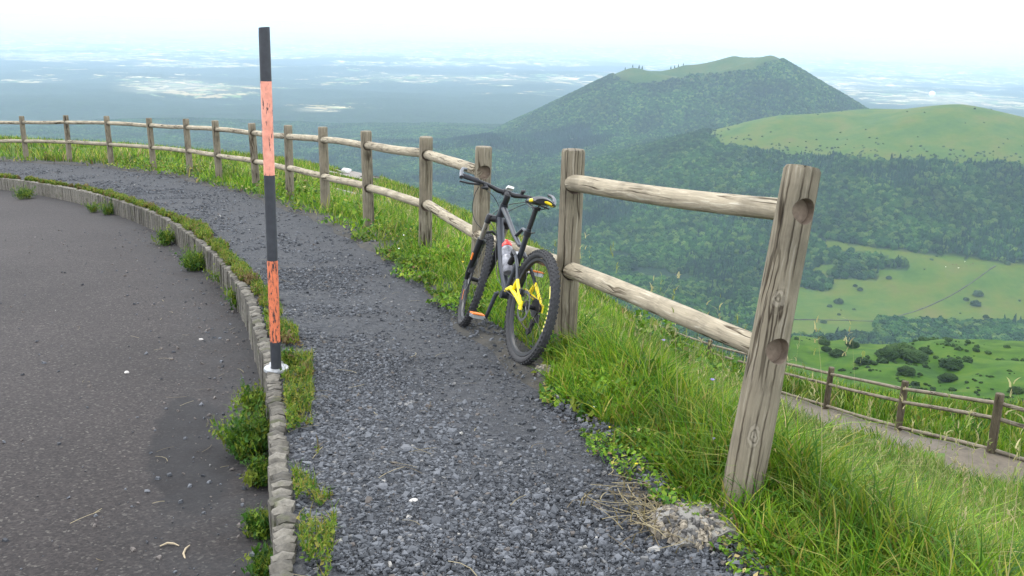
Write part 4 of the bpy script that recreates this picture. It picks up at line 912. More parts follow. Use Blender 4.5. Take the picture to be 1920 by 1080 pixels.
# handlebar
ST = AP+HA*.645; BC = ST+FWD*.085+Vector((0, 0, .006))
hbm = MB(); hp = [(-.315, -.035, .022), (-.22, -.026, .020), (-.13, -.016, .014), (-.06, -.002, 0), (.06, -.002, 0), (.13, -.016, .014), (.22, -.026, .020), (.315, -.035, .022)]
hbm.tube([BC+Vector(p) for p in hp], [.011, .011, .0125, .0158, .0158, .0125, .011, .011], 12); hbar = hbm.xform(steer).build('handlebar', M_black, bike)
stm = MB(); stm.tube([ST, BC], [.021, .019], 12); stm.lathe(ST, HA, [(.001, .028), (.02, .028), (.021, -.04), (.018, -.045)], 14); stm.lathe(BC, (1, 0, 0), [(.001, -.026), (.022, -.026), (.022, .026), (.001, .026)], 14); stm.xform(steer).build('stem', M_black, bike)
for sx_ in (-1, 1):
    g0 = BC+Vector((sx_*.315, -.035, .022)); g1 = BC+Vector((sx_*.205, -.025, .0195)); k_ = 14
    MB().tube([g0.lerp(g1, q/k_) for q in range(k_+1)], [.0165 if q % 2 else .0155 for q in range(k_+1)], 12).xform(steer).build('grip', M_grip, hbar)
    e = BC+Vector((sx_*.318, -.036, .022)); M_be = M_sil
    MB().tube([e+Vector((0, -.012, -.012)), e+Vector((sx_*.004, .012, .010)), e+Vector((sx_*.006, .045, .030)), e+Vector((-sx_*.004, .085, .046)), e+Vector((-sx_*.03, .105, .050))], [.016, .014, .0115, .011, .010], 10).xform(steer).build('bar_end', simple('dark satin alloy', (.10, .105, .115), .4, .6, .1), hbar)
    c_ = BC+Vector((sx_*.185, -.022, .018)); lv = MB(); lv.tube([c_+Vector((0, .0, .0)), c_+Vector((sx_*.0, .035, -.012)), c_+Vector((sx_*.03, .055, -.02))], [.015, .014, .010], 8)
    lv.tube([c_+Vector((sx_*.02, .05, -.018)), c_+Vector((sx_*.06, .062, -.028)), c_+Vector((sx_*.13, .058, -.034))], [.008, .007, .006], 8); lv.xform(steer).build('brake_lever', M_black, hbar)
    MB().tube([c_+Vector((-sx_*.03, .0, -.014)), c_+Vector((-sx_*.045, -.02, -.028)), c_+Vector((-sx_*.01, -.04, -.035))], [.016, .014, .006], 8).xform(steer).build('shifter', M_black, hbar)
MB().box(BC+Vector((.005, -.05, .035)), (.042, .055, .014), Matrix.Rotation(R(-15), 3, 'X')).xform(steer).build('bike_computer', M_wh, hbar)
MB().box(BC+Vector((.005, -.048, .043)), (.030, .034, .003), Matrix.Rotation(R(-15), 3, 'X')).xform(steer).build('computer_screen', simple('grey screen', (.35, .38, .36), .2), hbar)
MB().tube([BC+Vector((.10, .0, .012)), BC+Vector((.10, -.01, .04)), BC+Vector((.115, -.02, .046))], [.012, .014, .010], 8).xform(steer).build('bell', M_black, hbar)
def cable(pts):
    P_ = resample(np.array([tuple(p) for p in pts]), .02, 3); MB().tube([tuple(p) for p in P_], .0028, 6).build('cable', M_black, bike)
def S_(v): return steer(BC+Vector(v))
cable([S_((-.18, .04, -.01)), S_((-.19, .10, -.08)), S_((-.16, .10, -.22)), S_((-.06, .03, -.29)), steer(CR+Vector((-.06, -.01, -.06)))])
cable([S_((.18, .04, -.01)), S_((.12, .11, -.06)), S_((.03, .07, -.14)), Vector((.02, .80, .72))])
cable([S_((-.14, -.02, -.02)), S_((-.05, .12, -.04)), S_((.05, .09, -.16)), Vector((.028, .79, .70))])
cable([S_((.14, -.02, -.02)), S_((.04, .13, -.07)), S_((-.06, .08, -.19)), Vector((-.028, .79, .69))])
cable([Vector((-.03, .78, .68)), Vector((-.04, .60, .45)), Vector((-.05, .42, .38)), Vector((-.07, .1, .36))])
# cranks, rings, pedals, chain
crk_ = MB(); 
for rr2, xo in ((.075, .046), (.060, .040)): crk_.lathe((xo, BB.y, BB.z), (1, 0, 0), [(rr2-.014, -.0012), (rr2, -.0012), (rr2, .0012), (rr2-.014, .0012), (rr2-.014, -.0012)], 36)
for k in range(4): a = k*math.pi/2+.4; crk_.tube([(.046, BB.y, BB.z), (.046, BB.y+.066*math.cos(a), BB.z+.066*math.sin(a))], .006, 5)
cr_o = crk_.build('chainset', M_black, bike)
for sx_, ang in ((-1, -1.35), (1, 1.79)):
    dv = Vector((0, math.cos(ang), math.sin(ang))); a0 = Vector((sx_*.055, BB.y, BB.z)); a1 = Vector((sx_*.085, BB.y, BB.z))+dv*.17
    MB().tube([a0, a0+Vector((sx_*.012, 0, 0)), a1], [.017, .015, .012], 8, flat=.7).build('crank_arm', M_frame, cr_o)
    pc = a1+Vector((sx_*.06, 0, 0)); pd_ = MB(); pd_.tube([a1, a1+Vector((sx_*.10, 0, 0))], .008, 8); pd_.box(pc, (.07, .03, .022)); pd_.box(pc+Vector((0, .034, 0)), (.07, .012, .02)); pd_.box(pc-Vector((0, .034, 0)), (.07, .012, .02)); pd_.build('pedal', M_sil, cr_o)
    MB().box(pc+Vector((0, .0, .016)), (.078, .072, .007)).build('pedal_plate', M_orn, cr_o)
def chain():
    b = MB(); p = []
    for a in np.linspace(-1.5, 1.57, 10): p.append((.042, BB.y+.074*math.cos(a), BB.z+.074*math.sin(a)))
    p += [(.036, .2, .395), (.034, 0, .377)]
    for a in np.linspace(1.9, 4.4, 7): p.append((.034, .04*math.cos(a), .335+.04*math.sin(a)))
    p += [(.034, .03, .24), (.034, .05, .19), (.035, .08, .195)]; b.tube(p, .0042, 5, closed=True); return b
chain().build('chain', simple('oily chain', (.12, .10, .08), .5, .7, .2), bike)
dr = MB(); dr.box((.058, .015, .275), (.018, .03, .05)); dr.tube([(.045, .02, .25), (.045, .05, .18)], [.010, .010], 6); dr.lathe((.036, .03, .245), (1, 0, 0), [(.001, -.004), (.02, -.004), (.02, .004), (.001, .004)], 12); dr.lathe((.036, .055, .185), (1, 0, 0), [(.001, -.004), (.02, -.004), (.02, .004), (.001, .004)], 12); dr.build('rear_derailleur', M_black, bike)
MB().box((-.052, .07, .40), (.03, .045, .04)).build('brake_caliper', M_black, bike)
# bottle on the down tube
b0 = Vector((0, .66, .60)); bd = Vector((0, -.20, -.235)).normalized(); b0 = b0+Vector((0, -.05, .02))
MB().tube([b0+bd*.06+Vector((0, .035, -.03)), b0+bd*.14+Vector((0, .036, -.03))], .006, 6).build('bottle_cage', M_black, bike)
def wm(v): return Mb@Vector(v)
bt = empty('water_bottle', tuple(wm(b0+bd*.2)), label='grey sports bottle with a red cap in the bicycle frame', cat='bottle')
Mi = Matrix.Translation(bt.location).inverted()
def bpart(b, name, mt_): b.xform(lambda v: Mi@(Mb@v)); return b.build(name, mt_, bt)
bpart(MB().lathe(b0, bd, [(.022, -.002), (.034, .012), (.036, .03), (.036, .065), (.031, .075), (.036, .09), (.036, .19), (.030, .20), (.001, .20)], 20), 'bottle_body', M_clear)
bpart(MB().lathe(b0, bd, [(.001, -.052), (.011, -.05), (.012, -.03), (.026, -.026), (.032, -.015), (.032, .004), (.001, .006)], 18), 'cap', M_red)
# ------------------------------------------------------------------ verge strip under the fence
FV = FS[(FS[:, 1] > -6) & (FS[:, 0] > -24)]
m, n, b = mat('verge soil'); tc = N(n, 'ShaderNodeTexCoord'); pos = tc.outputs['Object']
c = ramp(n, noise(n, pos, 7, 6, .65), [(.3, (.022, .022, .020)), (.5, (.036, .034, .029)), (.68, (.060, .052, .040))])
n.links.new(c.outputs[0], b.inputs['Base Color']); b.inputs['Roughness'].default_value = 1; bump(n, b, noise(n, pos, 40, 4, .7), .8, .01); M_soil = m
rows = []; WC = np.array([-.42, -.34, -.23, -.1, .1, .3, .5, .75, 1.0])
for i, p in enumerate(FV):
    t = (FV[min(i+3, len(FV)-1)]-FV[max(i-3, 0)])[:2]; t /= np.hypot(*t); nr = np.array([t[1], -t[0]])
    rows.append([(p[0]+nr[0]*(w_+(.05*math.sin(i*.21)+.04*math.sin(i*.73) if w_ < -.2 else 0)), p[1]+nr[1]*(w_+(.05*math.sin(i*.21)+.04*math.sin(i*.73) if w_ < -.2 else 0)), p[2]) for w_ in WC])
G = np.array(rows); gz = height(G[..., 0], G[..., 1]); inz = path_z(G[..., 0].ravel(), G[..., 1].ravel()).reshape(gz.shape)
for k, w_ in enumerate(WC): G[:, k, 2] = inz[:, k]-.03 if k == 0 else (inz[:, k]+[0, .012, .03, .035, .02][k] if w_ <= .1 else gz[:, k]+(.0 if w_ < .9 else -.14))
li, lt = grid_faces(*G.shape[:2]); li = li.reshape(-1, 4)[:, ::-1].ravel(); np_obj('verge', G.reshape(-1, 3), li, lt, M_soil, kind='structure', smooth=True)
def surf(x, y, wf):
    z = height(x, y); k = (wf < .2) & (wf > -.7); z[k] = path_z(x[k], y[k])+.01; return z
# ------------------------------------------------------------------ loose slate chips
def chip_mesh(P, S, yaw, col, flat):
    n_ = len(P); T = np.array([(-.5, -.42, 0), (.5, -.5, 0), (.55, .38, 0), (-.35, .5, 0), (-.36, -.3, 1), (.38, -.34, .8), (.30, .28, 1), (-.28, .34, .7)])
    V = np.repeat(T[None], n_, 0)+rng.normal(0, .09, (n_, 8, 3)); V[..., 0] *= S[:, None]; V[..., 1] *= (S*rng.uniform(.5, .95, n_))[:, None]; V[..., 2] = (V[..., 2]-.15)*(S*flat)[:, None]
    tl = rng.normal(0, .22, (n_, 2)); V[..., 2] += V[..., 0]*tl[:, :1]+V[..., 1]*tl[:, 1:]
    c, s_ = np.cos(yaw)[:, None], np.sin(yaw)[:, None]; X_ = V[..., 0]*c-V[..., 1]*s_; Y_ = V[..., 0]*s_+V[..., 1]*c; V = np.stack([X_, Y_, V[..., 2]], -1)+P[:, None]
    F_ = np.array([(4, 5, 6, 7), (0, 1, 5, 4), (1, 2, 6, 5), (2, 3, 7, 6), (3, 0, 4, 7)]); idx = (F_[None]+np.arange(n_)[:, None, None]*8).reshape(-1)
    return V.reshape(-1, 3), idx, np.full(n_*5, 4), np.repeat(col, 8, 0)
M_chip = attr_mat('slate chip', rough=.78, var=.18, scale=220, spec=.35)
def samp(n_, x0, x1, y0, y1): return rng.uniform(x0, x1, n_), rng.uniform(y0, y1, n_)
def curves(x, y):
    wk, _, _ = nearest(np.stack([x, y], 1), KCO); fo, _, _ = nearest(np.stack([x, y], 1), FCO); return wk, fo
def chipcol(n_):
    g = rng.random(n_)[:, None]; g = g**1.3; c = np.array([.026, .029, .034])*(1-g)+np.array([.112, .119, .131])*g; o_ = rng.random(n_)
    c[o_ > .97] = np.array([.14, .138, .135]); c[o_ > .997] = np.array([.26, .25, .23]); c[(o_ > .90) & (o_ < .93)] = np.array([.085, .074, .066]); return c
def chips(n_, box, dens, smin, smax, name, flat=.42):
    x, y = samp(n_, *box); wk, fo = curves(x, y); d = fbm(x/.55, y/.55, 61, 3); tt = wk/np.maximum(wk-fo, .1)
    pr = dens(x, y, wk, fo, d, tt); k = (wk > .05) & (fo < -.12) & (rng.random(n_) < np.where(fo > -.34, .45*pr, pr)); x, y, fo = x[k], y[k], fo[k]; n2 = len(x)
    S = smin*(smax/smin)**(rng.random(n2)**2.4); z = path_z(x, y)+np.clip((fo+.42)*.5, 0, .038); V = chip_mesh(np.stack([x, y, z+S*.02], 1), S, rng.uniform(0, 6.28, n2), chipcol(n2), flat); return V
def joinparts(L_):
    off = 0; Vs, Is, Ts, Cs = [], [], [], []
    for V, I, T, C in L_: Vs.append(V); Is.append(I+off); Ts.append(T); Cs.append(C); off += len(V)
    return np.concatenate(Vs), np.concatenate(Is), np.concatenate(Ts), np.concatenate(Cs)
dn = lambda x, y, wk, fo, d, tt: np.clip(.95-.80*np.exp(-((tt-.66-.10*np.sin(y*.9))/.20)**2)*np.clip((y-2.4)/1.2, .15, 1)-1.2*np.clip((d-.52)*7, 0, .7)+.2*(y < 2.9), .10, 1)
L_ = [chips(80000, (-1.3, 1.0, 2.2, 5.2), dn, .006, .025, 'a'), chips(3500, (-1.3, 1.0, 2.2, 4.4), dn, .018, .042, 'b', .34), chips(38000, (-3.2, .5, 5.2, 9), dn, .009, .030, 'c'), chips(26000, (-8, 0, 9, 17), dn, .016, .04, 'd'), chips(26000, (-16, -4, 16, 27), dn, .022, .05, 'e')]
V, I, T, C = joinparts(L_); np_obj('slate_gravel', V, I, T, M_chip, col=C, kind='stuff', label='loose angular blue-grey slate chips covering the path')
# chips strayed onto the asphalt, thickest by the kerb
x, y = samp(42000, -7, 0, 2.1, 13); wk, fo = curves(x, y); k = (wk < -.06) & (rng.random(len(x)) < np.exp(wk*3.2)*.75+.022); x, y = x[k], y[k]; n2 = len(x); S = .006*(5.0)**(rng.random(n2)**2.2)
C = chipcol(n2); C[rng.random(n2) > .6] = np.array([.12, .105, .095])
V, I, T, C = chip_mesh(np.stack([x, y, road_z(x, y)+S*.03], 1), S, rng.uniform(0, 6.28, n2), C, .5); np_obj('stray_gravel', V, I, T, M_chip, col=C, kind='stuff', label='small stones strayed onto the asphalt below the kerb')
# a few larger single stones
M_st = simple('slate stone', (.10, .105, .115), .8, 0, .3, 30, .3); M_st2 = simple('pale stone', (.40, .38, .35), .85, 0, .15, 40, .2)
def stone(px, py, wpx, mt_, label, road=False):
    zz = 0
    for _ in range(6):
        v = raydir(px, py); t = (zz-CH)/v[2]; P = CAM+v*t; zz = float((road_z if road else path_z)(P[:1], P[1:2])[0])
    s = wpx/2*t/FPX; o = bpy.data.objects.new('stone', rock_mesh('stone', mt_, int(px), 2, .5)); link(o); o.location = (P[0], P[1], zz+s*.25); o.scale = (s, s*.8, s*.9); o.rotation_euler[2] = px; tagd(o, label, 'stone', 'larger loose stones')
for a in [(762, 844, 28, M_st, 'dark flat stone alone in the middle of the gravel path'), (626, 960, 22, M_st, 'grey squarish stone beside the kerb weeds at the bottom'), (776, 941, 18, M_st2, 'whitish stone near the bottom of the gravel path'),
          (718, 915, 24, M_st, 'flat grey stone left of the whitish stone on the path'), (1228, 797, 20, M_st, 'grey stone at the grass edge left of the end post'), (1173, 884, 20, M_st, 'bluish stone by the small yellow flower'), (722, 446, 14, M_st, 'small stone at the grass edge under the fifth post')]: stone(*a)
for a in [(377, 637, 9, M_st2, 'white pebble on the asphalt near the marker pole', True), (238, 699, 11, M_st2, 'pale elongated pebble on the asphalt', True), (276, 922, 12, M_st, 'dark pebble on the asphalt left of the damp patch', True)]: stone(*a)
# ------------------------------------------------------------------ grass
def blades(P, Hh, Wd, colr, bend=.45, droop=.0):
    n_ = len(P); yaw = rng.uniform(0, 6.283, n_); bd_ = rng.uniform(.15, 1, n_)*bend; fa_ = rng.uniform(0, 6.283, n_)
    t = np.array([0, .38, .74, 1.0]); wv = np.array([1, .9, .6, 0.0]); d = np.stack([np.cos(yaw), np.sin(yaw)], 1); f_ = np.stack([np.cos(fa_), np.sin(fa_)], 1)
    V = np.zeros((n_, 7, 3))
    for k in range(4):
        c = np.zeros((n_, 3)); c[:, :2] = P[:, :2]+d*(Hh*bd_*t[k]**2*1.15)[:, None]; c[:, 2] = P[:, 2]+Hh*(t[k]-.42*bd_*t[k]**2.2)
        if k < 3:
            o_ = f_*(Wd*wv[k]*.5)[:, None]; V[:, 2*k, :] = c; V[:, 2*k, :2] -= o_; V[:, 2*k+1, :] = c; V[:, 2*k+1, :2] += o_
        else: V[:, 6] = c
    base = np.arange(n_)[:, None]*7; q = np.concatenate([base+np.array([[0, 1, 3, 2]]), base+np.array([[2, 3, 5, 4]])], 1); tr = base+np.array([[4, 5, 6]])
    I = np.concatenate([q, tr], 1).ravel(); T = np.tile([4, 4, 3], n_); Cc = np.repeat(colr, 7, 0); return V.reshape(-1, 3), I, T, Cc
PAL = np.array([(.090, .185, .012), (.155, .245, .018), (.044, .120, .014), (.215, .265, .030), (.27, .25, .050), (.38, .30, .13), (.20, .115, .05)])
def gcol(x, y, n_, pr=(.30, .25, .19, .13, .07, .045, .015), var=.22, sc_=.7, tint=None):
    pr = np.array(pr)/sum(pr); k = rng.choice(len(PAL), n_, p=pr); c = PAL[k]*rng.uniform(1-var, 1+var, (n_, 1))
    f_ = fbm(x/sc_, y/sc_, 71, 3)[:, None]; c = c*(.12+1.75*f_)*np.array([1, 1, 1]); 
    if tint is not None: c = c*np.array(tint)
    return c
M_grass = attr_mat('grass blade', rough=.6, transl=.35, var=.1, scale=30, spec=.25)
def polar(n_, r0, r1, a0, a1):
    r = np.sqrt(rng.random(n_)*(r1*r1-r0*r0)+r0*r0); a = np.radians(rng.uniform(a0, a1, n_)); return r*np.sin(a), r*np.cos(a), r
def wfo(x, y, r):
    out = np.full(len(x), 9.); k = r < 40
    if k.any(): out[k] = nearest(np.stack([x[k], y[k]], 1), FCO)[0]
    return out
def lowd(x, y): return np.abs(nearest(np.stack([x, y], 1), LOW)[0])
def keepoff(x, y, z, r):
    bd_, _, _ = nearest(np.stack([x, y], 1), np.array([(bx0+.02, by0-.12, 0), (fx_, fy_+.05, 0)])); fb_ = nearest(np.stack([x, y], 1), FCO)[0] if len(x) < 3e5 else x; k = ~((np.abs(bd_) < .17) & (fb_ < -.17)); m_ = (r > 9) & (r < 45) & (x > 2)
    if m_.any():
        d, _, _ = nearest(np.stack([x[m_], y[m_]], 1), LOW); k[m_] = ~((d < .25) & (d > np.where((y[m_] < 17.5) & (x[m_] < 8), -.95, -1.62))) & ~(inpoly(x[m_], y[m_], LAND) & (x[m_] > 7.8))
    for tr_, wd in ((TR[0], 1.0), (TR[1], .9)):
        m_ = (r > 9) & (x < 0)
        if m_.any(): d, _, _ = nearest(np.stack([x[m_], y[m_]], 1), tr_); kk_ = k[m_]; kk_ &= np.abs(d) > wd; k[m_] = kk_
    return k
GR = []
def zone(n_, r0, r1, a0, a1, wmin, h0, h1, wd, bend, edgeh=.35, tint=None, pr=None, clump=.5):
    x, y, r = polar(n_, r0, r1, a0, a1); wf = wfo(x, y, r); e = fbm(x/.35, y/.35, 91, 3)*.34; k = (wf > wmin+e) & keepoff(x, y, None, r); x, y, r, wf = x[k], y[k], r[k], wf[k]
    f_ = fbm(x/clump, y/clump, 93, 3); k = rng.random(len(x)) < np.clip(.35+1.3*f_, 0, 1); x, y, r, wf, f_ = x[k], y[k], r[k], wf[k], f_[k]
    z = surf(x, y, wf)-.01; n2 = len(x); H_ = (h0+(h1-h0)*rng.random(n2)**1.4)*(edgeh+(1-edgeh)*np.clip((wf+.42)/.7, 0, 1))*(.55+.85*f_)
    GR.append(blades(np.stack([x, y, z], 1), H_, wd*rng.uniform(.6, 1.3, n2), gcol(x, y, n2, *([pr] if pr else []), tint=tint), bend))
zone(78000, 2.0, 5.2, 2, 42, -.46, .14, .43, .0068, .85, .30, tint=(.92, 1.02, .6))
zone(9000, 2.0, 4.5, 14, 42, -.05, .22, .50, .0085, 1.35, .35, tint=(1.1, 1.1, 1.2))
zone(84000, 5.2, 9.5, -22, 40, -.50, .13, .36, .0085, .8, .35, tint=(.90, 1.0, .7))
zone(16000, 7, 14.0, 14, 38, .3, .22, .42, .011, .9, 1, tint=(.75, .82, .8))
zone(85000, 9.5, 20, -38, 40, -.42, .12, .34, .012, .7, .5, tint=(.9, 1.0, .75))
zone(95000, 20, 56, -38, 12, -.40, .14, .34, .028, .6, .6, tint=(1.05, .98, 1.25), clump=2.5)
zone(42000, 18, 40, 10, 34, .5, .2, .6, .035, .6, 1, tint=(.8, .85, .8), clump=1.6)
V, I, T, C = joinparts(GR); print('grass tris', len(T)//3*5)
np_obj('grass', V, I, T, M_grass, col=C, kind='stuff', label='long green grass with straw-coloured blades on the slope')
# seed stalks
def stalks(n_, r0, r1, a0, a1, h0, h1, wd, wmin=.0):
    x, y, r = polar(n_, r0, r1, a0, a1); wf = wfo(x, y, r); k = (wf > wmin) & keepoff(x, y, None, r); x, y, r, wf = x[k], y[k], r[k], wf[k]; z = surf(x, y, wf); n2 = len(x); H_ = rng.uniform(h0, h1, n2)
    c = np.where(rng.random((n2, 1)) < .5, np.array([[.30, .27, .13]]), np.array([[.17, .20, .06]])); a = blades(np.stack([x, y, z], 1), H_, np.full(n2, wd), c, .3)
    tips = a[0].reshape(-1, 7, 3)[:, 6]; hs = []
    for j in range(5):
        pt = tips.copy(); pt[:, 2] -= rng.uniform(0, .10, n2); pt[:, :2] += rng.normal(0, .003, (n2, 2)); hs.append(blades(pt, rng.uniform(.018, .04, n2), np.full(n2, wd*2.2), c*rng.uniform(.8, 1.5, (n2, 1)), .9))
    return joinparts([a]+hs)
V, I, T, C = joinparts([stalks(520, 2.1, 5.5, 4, 42, .42, .82, .0026), stalks(420, 5.5, 12, -5, 38, .35, .6, .004), stalks(500, 10, 26, -36, 5, .3, .5, .007, -.1)])
np_obj('seed_stalks', V, I, T, M_grass, col=C, kind='stuff', label='thin straw-coloured seed stalks standing above the grass')
# ------------------------------------------------------------------ low leafy herbs
def leaves(P, S, colr, tilt=.6):
    n_ = len(P); yaw = rng.uniform(0, 6.283, n_); T0 = np.array([(-.5, 0, 0), (-.1, -.36, .10), (.5, 0, .0), (-.1, .36, .10), (0, 0, -.04)]); V = np.repeat(T0[None], n_, 0)*S[:, None, None]
    tx = rng.normal(0, tilt, n_)[:, None]; V[..., 2] += V[..., 0]*tx+V[..., 1]*rng.normal(0, tilt, n_)[:, None]
    c, s_ = np.cos(yaw)[:, None], np.sin(yaw)[:, None]; V = np.stack([V[..., 0]*c-V[..., 1]*s_, V[..., 0]*s_+V[..., 1]*c, V[..., 2]], -1)+P[:, None]
    F_ = np.array([(0, 1, 4), (1, 2, 4), (2, 3, 4), (3, 0, 4)]); return V.reshape(-1, 3), (F_[None]+np.arange(n_)[:, None, None]*5).ravel(), np.full(n_*4, 3), np.repeat(colr, 5, 0)
def herbs(n_, r0, r1, a0, a1, w0, w1, hmax, s, sc_=.5, tint=(1, 1, 1)):
    x, y, r = polar(n_, r0, r1, a0, a1); wf = wfo(x, y, r); e = fbm(x/.35, y/.35, 91, 3)*.30; k = (wf > w0+e) & (wf < w1) & keepoff(x, y, None, r); x, y, wf = x[k], y[k], wf[k]; f_ = fbm(x/sc_, y/sc_, 95, 3)
    k = f_ > .40; x, y, wf, f_ = x[k], y[k], wf[k], f_[k]; n2 = len(x); h = hmax*np.clip((f_-.34)*3.2, 0.1, 1.2)*(.35+.65*np.clip((wf+.45)/.45, 0, 1)); u_ = rng.random(n2)**.55
    z = surf(x, y, wf)+h*u_; c = gcol(x, y, n2, (.35, .28, .20, .10, .04, .02, .01), sc_=.4)*np.array(tint)
    return leaves(np.stack([x, y, z], 1), s*rng.uniform(.6, 1.4, n2), c)
HB_ = [herbs(75000, 4.2, 10.5, -20, 14, -.55, 1.6, .24, .030), herbs(26000, 2.4, 4.6, 2, 30, -.55, .15, .12, .018, .3), herbs(40000, 10.5, 28, -38, -6, -.5, .9, .30, .055, 1.0), herbs(16000, 17, 34, 8, 34, .4, 9, .7, .14, 2.0, (.7, .8, .8))]
V, I, T, C = joinparts(HB_); np_obj('leafy_herbs', V, I, T, M_grass, col=C, kind='stuff', label='low bright green leafy herbs along the fence verge')
# moss and creeping weeds along the inner edge of the kerb
n0 = 150000; sk = rng.uniform(s0-.1, sd_[-1]-12, n0)**1.0; px_ = np.interp(sk, sd_, KS[:, 0]); py_ = np.interp(sk, sd_, KS[:, 1]); qx = np.interp(sk+.05, sd_, KS[:, 0])-px_; qy = np.interp(sk+.05, sd_, KS[:, 1])-py_; ql = np.hypot(qx, qy)
wk = rng.uniform(.0, .28, n0)*(1)+np.where(py_ < 7.5, .040, 0); x = px_+qy/ql*wk; y = py_-qx/ql*wk; f_ = fbm(x/.22, y/.22, 97, 3); wmax = .05+.26*fbm(x/.5, y/.5, 98, 2); k = (wk < wmax) & (f_ > .415+np.where(wk < .045, .10, 0)); x, y, wk, f_ = x[k], y[k], wk[k], f_[k]; n2 = len(x)
pkm = np.hypot(x-pb.x, y-pb.y) > .13; x, y, wk, f_ = x[pkm], y[pkm], wk[pkm], f_[pkm]; n2 = len(x); z = path_z(x, y)+.012+rng.random(n2)*.055*np.clip((f_-.34)*5, .2, 1.2)+.005; c = PAL[rng.choice(5, n2)]*rng.uniform(.6, 1.05, (n2, 1))*np.array([.95, .92, .9]); kb = (fbm(x/.12, y/.12, 99, 2)+rng.normal(0, .08, n2)) > .70; c[kb] = np.array([.15, .105, .045])*rng.uniform(.7, 1.3, (kb.sum(), 1))
V1 = leaves(np.stack([x, y, z], 1), (.008+.0015*y)*rng.uniform(.7, 1.5, n2), c)
kk2 = rng.random(n2) < .45; V2 = blades(np.stack([x, y, z], 1)[kk2], rng.uniform(.02, .07, kk2.sum()), np.full(kk2.sum(), .0022)+.0003*y[kk2], c[kk2], .9)
V, I, T, C = joinparts([V1, V2]); np_obj('kerb_moss', V, I, T, M_grass, col=C, kind='stuff', label='moss and creeping weeds lining the inner edge of the kerb')
# ------------------------------------------------------------------ weeds growing on the asphalt side of the kerb, each a clump of its own
def weed(px, py, wpx, hh, label, nst=40, feath=True, road=True):
    zz = -.3
    for _ in range(8):
        v = raydir(px, py); t = (zz-CH)/v[2]; P = CAM+v*t; zz = float((road_z if road else path_z)(P[:1], P[1:2])[0])
    R_ = wpx/2*t/FPX; o = None; n_ = nst; a = rng.uniform(0, 6.283, n_); q = R_*np.sqrt(rng.random(n_)); X_ = q*np.cos(a)*.8; Y_ = q*np.sin(a)*1.2
    bX, bY = X_*.5, Y_*.6; Hh = hh*(1-.5*(q/R_)**2)*rng.uniform(.6, 1.15, n_); parts = []; lv = []; pc = PAL[rng.choice([0, 1, 2, 2, 3], n_)]*rng.uniform(.6, .95, (n_, 1))
    st_ = blades(np.stack([bX, bY, np.zeros(n_)], 1), Hh, np.full(n_, .003), pc, .8); parts.append(st_)
    tip = st_[0].reshape(-1, 7, 3)
    for k in range(14):
        tt = rng.uniform(.2, 1, n_); p0 = np.stack([bX, bY, np.zeros(n_)], 1); pt = p0*(1-tt[:, None])+tip[:, 6]*tt[:, None]+rng.normal(0, .012, (n_, 3)); pt[:, 2] = np.abs(pt[:, 2]); lv.append(leaves(pt, rng.uniform(.010, .024, n_)*(1 if feath else 1.6), pc*rng.uniform(.8, 1.25, (n_, 1)), .9))
        if feath: parts.append(blades(pt, rng.uniform(.02, .05, n_), np.full(n_, .0022), pc*rng.uniform(.8, 1.3, (n_, 1)), 1.2))
    V, I, T, C = joinparts(parts+lv); ww, _ = curves(np.array([P[0]]), np.array([P[1]])); o = np_obj('weed_clump', V, I, T, M_grass, col=C, label=label, cat='weed', group='weeds along the foot of the kerb' if road else None); o.location = (P[0], P[1], zz); return o
weed(478, 772, 56, .20, 'feathery weed clump on the asphalt just below the marker pole', 60)
weed(470, 850, 100, .26, 'largest feathery weed clump against the kerb, below the marker pole', 190)
weed(492, 905, 60, .14, 'dense low end of the big weed clump by the kerb', 70)
weed(490, 1000, 60, .10, 'straggling weed tuft at the kerb foot near the bottom of the picture', 60)
weed(500, 1075, 60, .10, 'weed tuft at the kerb foot cut by the bottom edge', 50)
weed(452, 580, 34, .30, 'tall grass tuft in the kerb joint left of the marker pole', 70)
weed(425, 535, 30, .26, 'yellow-green tuft on the kerb bend above the tall tuft', 60)
weed(368, 505, 62, .30, 'round bushy green weed at the kerb foot, middle of the bend', 120)
weed(310, 458, 50, .26, 'bushy weed against the kerb, next left of the round bushy one', 90)
weed(205, 402, 30, .30, 'small dark weed on the kerb face in the left half', 60)
weed(175, 398, 24, .24, 'smallest weed at the kerb foot beside the small dark one', 40)
weed(48, 372, 50, .34, 'leftmost weed clump at the kerb foot', 90)
weed(545, 690, 34, .12, 'little weed beside the steel flange of the marker pole', 40, True, False)
weed(1100, 787, 34, .10, 'broad-leaved pale plant at the gravel edge near the middle post', 20, False, False)
# dead stalks lying on the gravel and the asphalt, and a dry tuft beside the footing
def lying(n_, x, y, zf, L0, L1, wd, lift=.012):
    yaw = rng.uniform(0, 6.283, n_); Ls = rng.uniform(L0, L1, n_); cv = rng.normal(0, .5, n_); V = np.zeros((n_, 8, 3))
    for k, t in enumerate((-.5, -.17, .17, .5)):
        a = yaw+cv*t; cx_ = x+np.cos(a)*Ls*t; cy_ = y+np.sin(a)*Ls*t; z_ = zf(cx_, cy_)+lift+.006*(1-abs(t))
        for q, sg_ in ((0, -1), (1, 1)): V[:, 2*k+q] = np.stack([cx_-np.sin(a)*wd*sg_, cy_+np.cos(a)*wd*sg_, z_], 1)
    F_ = np.array([(0, 2, 3, 1), (2, 4, 5, 3), (4, 6, 7, 5)]); c = np.where(rng.random((n_, 1)) < .6, np.array([[.30, .25, .14]]), np.array([[.13, .10, .055]]))*rng.uniform(.6, 1.1, (n_, 1))
    return V.reshape(-1, 3), (F_[None]+np.arange(n_)[:, None, None]*8).ravel(), np.full(n_*3, 4), np.repeat(c, 8, 0)
